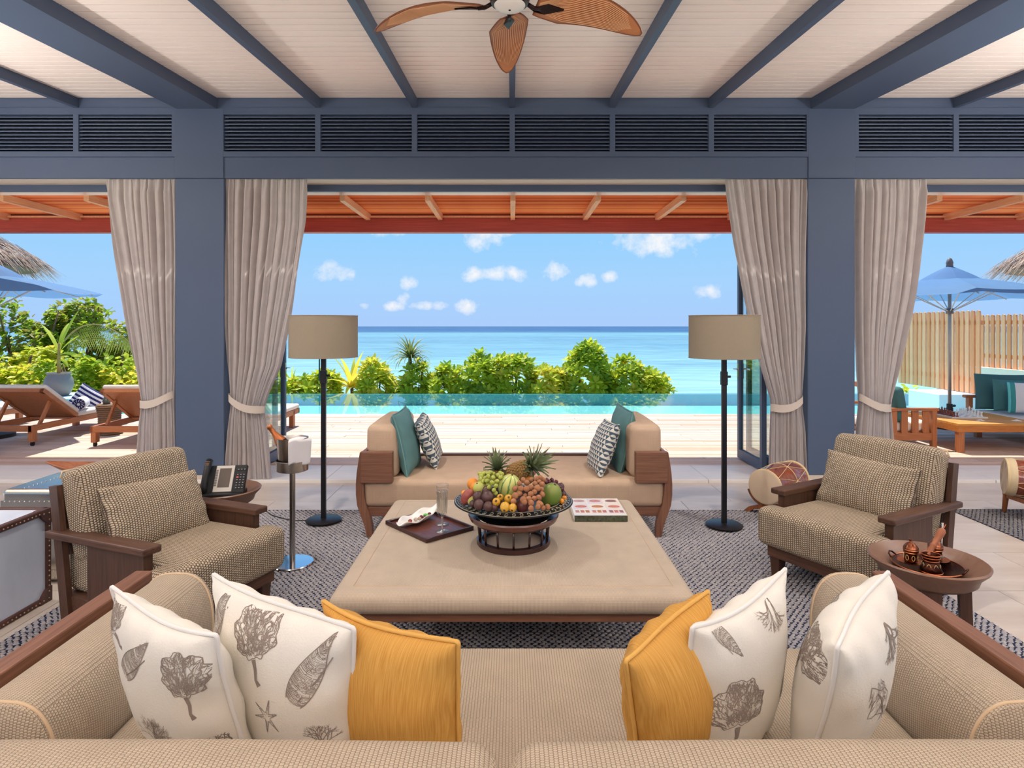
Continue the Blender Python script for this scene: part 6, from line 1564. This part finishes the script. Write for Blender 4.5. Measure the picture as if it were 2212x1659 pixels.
for z0, a, el, L, wd, dr_ in ((.45, 2.7, .95, .80, .10, .5), (.5, .35, 1.25, .82, .13, .2), (.4, 3.3, .75, .62, .09, 1.6), (.42, .1, .95, .5, .11, .5), (.38, -.3, .3, .55, .07, .8), (.40, 3.0, .4, .5, .07, .5), (.3, -.5, .0, .4, .06, .9), (.45, 1.8, 1.2, .7, .08, .6)):
    frond(z0, a, el, L, wd, dr_, YG)
# arching dry palm frond behind
def arching(label, p0, p1, p2, seed):
    t = thing('palm_frond', label, 'palm frond', p0); mb = MB(); r = random.Random(seed)
    B = lambda s: p0 * (1 - s) ** 2 + p1 * 2 * s * (1 - s) + p2 * s * s - p0
    ob('midrib', MB().tube([B(k / 14) for k in range(15)], [.022 - .0012 * k for k in range(15)], 6), M('rib_tan', (186, 160, 96), .7), t, smooth=True)
    for k in range(34):
        s_ = .12 + .86 * k / 34; p = B(s_)
        for sg in (-1, 1):
            L_ = .75 * max(0.0, math.sin(PI * (.15 + .8 * s_))) * r.uniform(.8, 1.1); d = Vector((.25 + .2 * sg, .35 * sg, -.9)); leaf_geo(mb, p, d, Vector((1, 0, .2)), L_, .026, .1)
    ob('leaflets', mb, M('frond_olive', (206, 198, 100), .5, var=(4, .3), col2=(168, 170, 84), trans=.45), t, smooth=True, kind='stuff')
arching('arching coconut frond hanging beside the curtain', P(140, 735, 14.6), P(205, 655, 14.7), P(300, 760, 14.8), 1)
# sea grape trees on the left
def tree(label, px, ytop, half, d, n, seed, mats, L=.15, zb=-1.25, dense=.3, group='round leaved trees behind the loungers'):
    n = int(n * 1.9)
    r = random.Random(seed); top = P(px, ytop, d); h = top.z - zb
    t = thing('sea_grape_tree', label, 'tree', (top.x, d, zb), 0, group); ms = [MB() for _ in mats]; tr_ = MB()
    R = half * d / F
    for b in range(7):
        a = r.uniform(0, 6.28); e = Vector((math.cos(a) * R * .7, math.sin(a) * .5, h * r.uniform(.6, .95)))
        tr_.tube([(r.uniform(-.1, .1), 0, 0), (e.x * .35, e.y * .3, e.z * .4), (e.x * .7, e.y * .7, e.z * .7), tuple(e)], [.07, .05, .035, .012], 6)
    cl = [(r.uniform(-.8, .8), r.uniform(-.8, .8), r.uniform(.28, .93), r.uniform(.22, .42)) for _ in range(26)]
    for k in range(n):
        c_ = r.choice(cl); v = Vector((r.gauss(0, 1), r.gauss(0, 1), r.gauss(0, 1))).normalized() * c_[3] * r.uniform(.6, 1)
        p = Vector((c_[0] * R + v.x * .9, c_[1] * .9 + v.y, c_[2] * h + v.z * .9))
        if p.z > h * 1.02 or p.z < .1: p.z = r.uniform(.3, .9) * h
        d_ = Vector((v.x + r.uniform(-.4, .4), v.y - .4, v.z * .5 + r.uniform(-.5, .6)))
        leaf_geo(ms[r.randrange(len(ms))], p, d_, Vector((0, -.5, 1)), L * r.uniform(.8, 1.2), L * .95, .15, 2)
    for mb, m_ in zip(ms, mats): ob('foliage', mb, m_, t, smooth=True, kind='stuff')
    ob('branches', tr_, BARK, t, smooth=True)
OLV = M('leaf_olive', (176, 170, 84), .5, var=(3, .4), col2=(140, 122, 84), trans=.35)
tree('tall olive leaved tree behind the parasol', 60, 640, 90, 17.5, 1500, 1, [GR[0], GR[3], OLV], zb=-1.25)
tree('olive leaved tree behind the planter pot', 165, 645, 70, 18.5, 1100, 2, [OLV, GR[0], GR[3]], zb=-1.25)
tree('olive leaved tree beside the tied curtain', 262, 690, 60, 18.8, 900, 3, [OLV, GR[0]], zb=-1.25)
tree('bright green leafy bush behind the lounger with the towel', 30, 745, 85, 16.0, 1100, 4, [GR[1], GR[0], GR[2]], zb=-1.25)
tree('bright green leafy bush behind the planter pot', 190, 770, 75, 16.2, 900, 5, [GR[0], GR[1], GR[3]], zb=-1.25)
tree('yellow green bush low beside the tied curtain', 275, 800, 55, 16.2, 600, 6, [GR[1], GR[2]], zb=-1.25)
tree('tall olive leaved tree at the edge behind the far lounger', -90, 640, 90, 17, 900, 7, [GR[0], GR[3], OLV], zb=-1.25)
tree('dark green bush behind the tied curtain and bucket', 470, 720, 110, 17.5, 1000, 8, [GR[0], GR[1], GR[3]], zb=-1.25)
tree('green bush reflected behind the glass door', 592, 790, 24, 16.3, 300, 9, [GR[0], GR[1]], zb=-1.25)
tree('green shrub growing behind the picket fence and plinth', 1955, 835, 16, 15.2, 140, 10, [GR[0], GR[1]], zb=-1.25, group='shrubs by the fence')

# ------------------------------------------------------------------ fences
FEN = [M('fence_wood_%d' % i, c, .7, var=(6, .2), stretch=(6, 6, .8)) for i, c in enumerate(((242, 176, 124), (232, 160, 108), (248, 190, 142)))]
def fence(label, x, y0, y1, z0, z1, pit, wp_, th):
    t = thing('picket_fence', label, 'fence', (x, y0, z0)); h = z1 - z0
    pf = [(-wp_ / 2, 0), (wp_ / 2, 0), (wp_ / 2, h - wp_ * .5), (wp_ * .35, h - wp_ * .16), (0, h), (-wp_ * .35, h - wp_ * .16), (-wp_ / 2, h - wp_ * .5)]
    ms = []
    for i in range(3): me = MB().prism(pf, -th / 2, th / 2, 'x').mesh('picket'); me.materials.append(FEN[i]); ms.append(me)
    k = 0; y = y0
    while y < y1:
        ob('picket', ms[k % 3], None, t, (0, y - y0, 0)); y += pit; k += 1
    for z in (.25, h * .85): ob('rail', MB().box(th / 2, th / 2 + .035, -.05, y1 - y0, z - .04, z + .04), FEN[1], t)
fence('round topped teak picket fence beside the pool plinth', 8.6, 11.35, 13.75, .30, 1.85, .135, .088, .03)
fence('round topped teak picket fence above the low pale wall', 10.5, 11.5, 14.6, .65, 1.81, .15, .10, .03)
solo('low_wall', 'low pale wall under the farther picket fence', 'wall', MB().box(10.35, 10.75, 11.0, 15.0, -1.25, .65), M('wall_cream', (232, 220, 204), .8, var=(3, .08)))

# ------------------------------------------------------------------ thatched roofs
TH = [M('thatch_%d' % i, c, .95, var=(9, .4), stretch=(3, 3, 3)) for i, c in enumerate(((190, 160, 140), (150, 122, 106), (216, 190, 168)))]
def thatch(label, cx, cy, R, ze, za, seed):
    r = random.Random(seed); t = thing('thatched_roof', label, 'roof', (cx, cy, ze)); hz = za - ze
    ob('roof_core', MB().lathe([(0, .06), (R * .93, .06), (R * .93, .10), (0, hz)], 28), TH[1], t)
    ms = [MB() for _ in TH]
    for k in range(5200):
        a = r.uniform(0, 6.283); s_ = 1 - r.random() ** 1.3 * .62; rr = R * s_; z = .16 + hz * (1 - s_) + r.uniform(-.02, .10); L_ = r.uniform(.25, .5)
        d = Vector((math.cos(a) + r.uniform(-.25, .25), math.sin(a) + r.uniform(-.25, .25), -hz / R - .15 - .6 * r.random() * (s_ > .93))).normalized()
        p = Vector((rr * math.cos(a), rr * math.sin(a), z)); x = Vector((-math.sin(a), math.cos(a), r.uniform(-.3, .3))) * r.uniform(.006, .016)
        q = p + d * L_; i = r.randrange(3); o = len(ms[i].v)
        ms[i].v += [tuple(p - x), tuple(p + x), tuple(q + x * .3), tuple(q - x * .3)]; ms[i].f.append((o, o + 1, o + 2, o + 3))
    for mb, m_ in zip(ms, TH): ob('thatch', mb, m_, t, kind='stuff')
    ob('post', MB().tube([(0, 0, -ze), (0, 0, .3)], .09, 10), BARK, t)
thatch('shaggy thatched hut roof above the blue parasol by the loungers', -12.3, 12.6, 2.25, 2.72, 4.2, 1)
thatch('shaggy thatched hut roof above the picket fences', 13.0, 12.6, 2.45, 2.70, 4.3, 2)
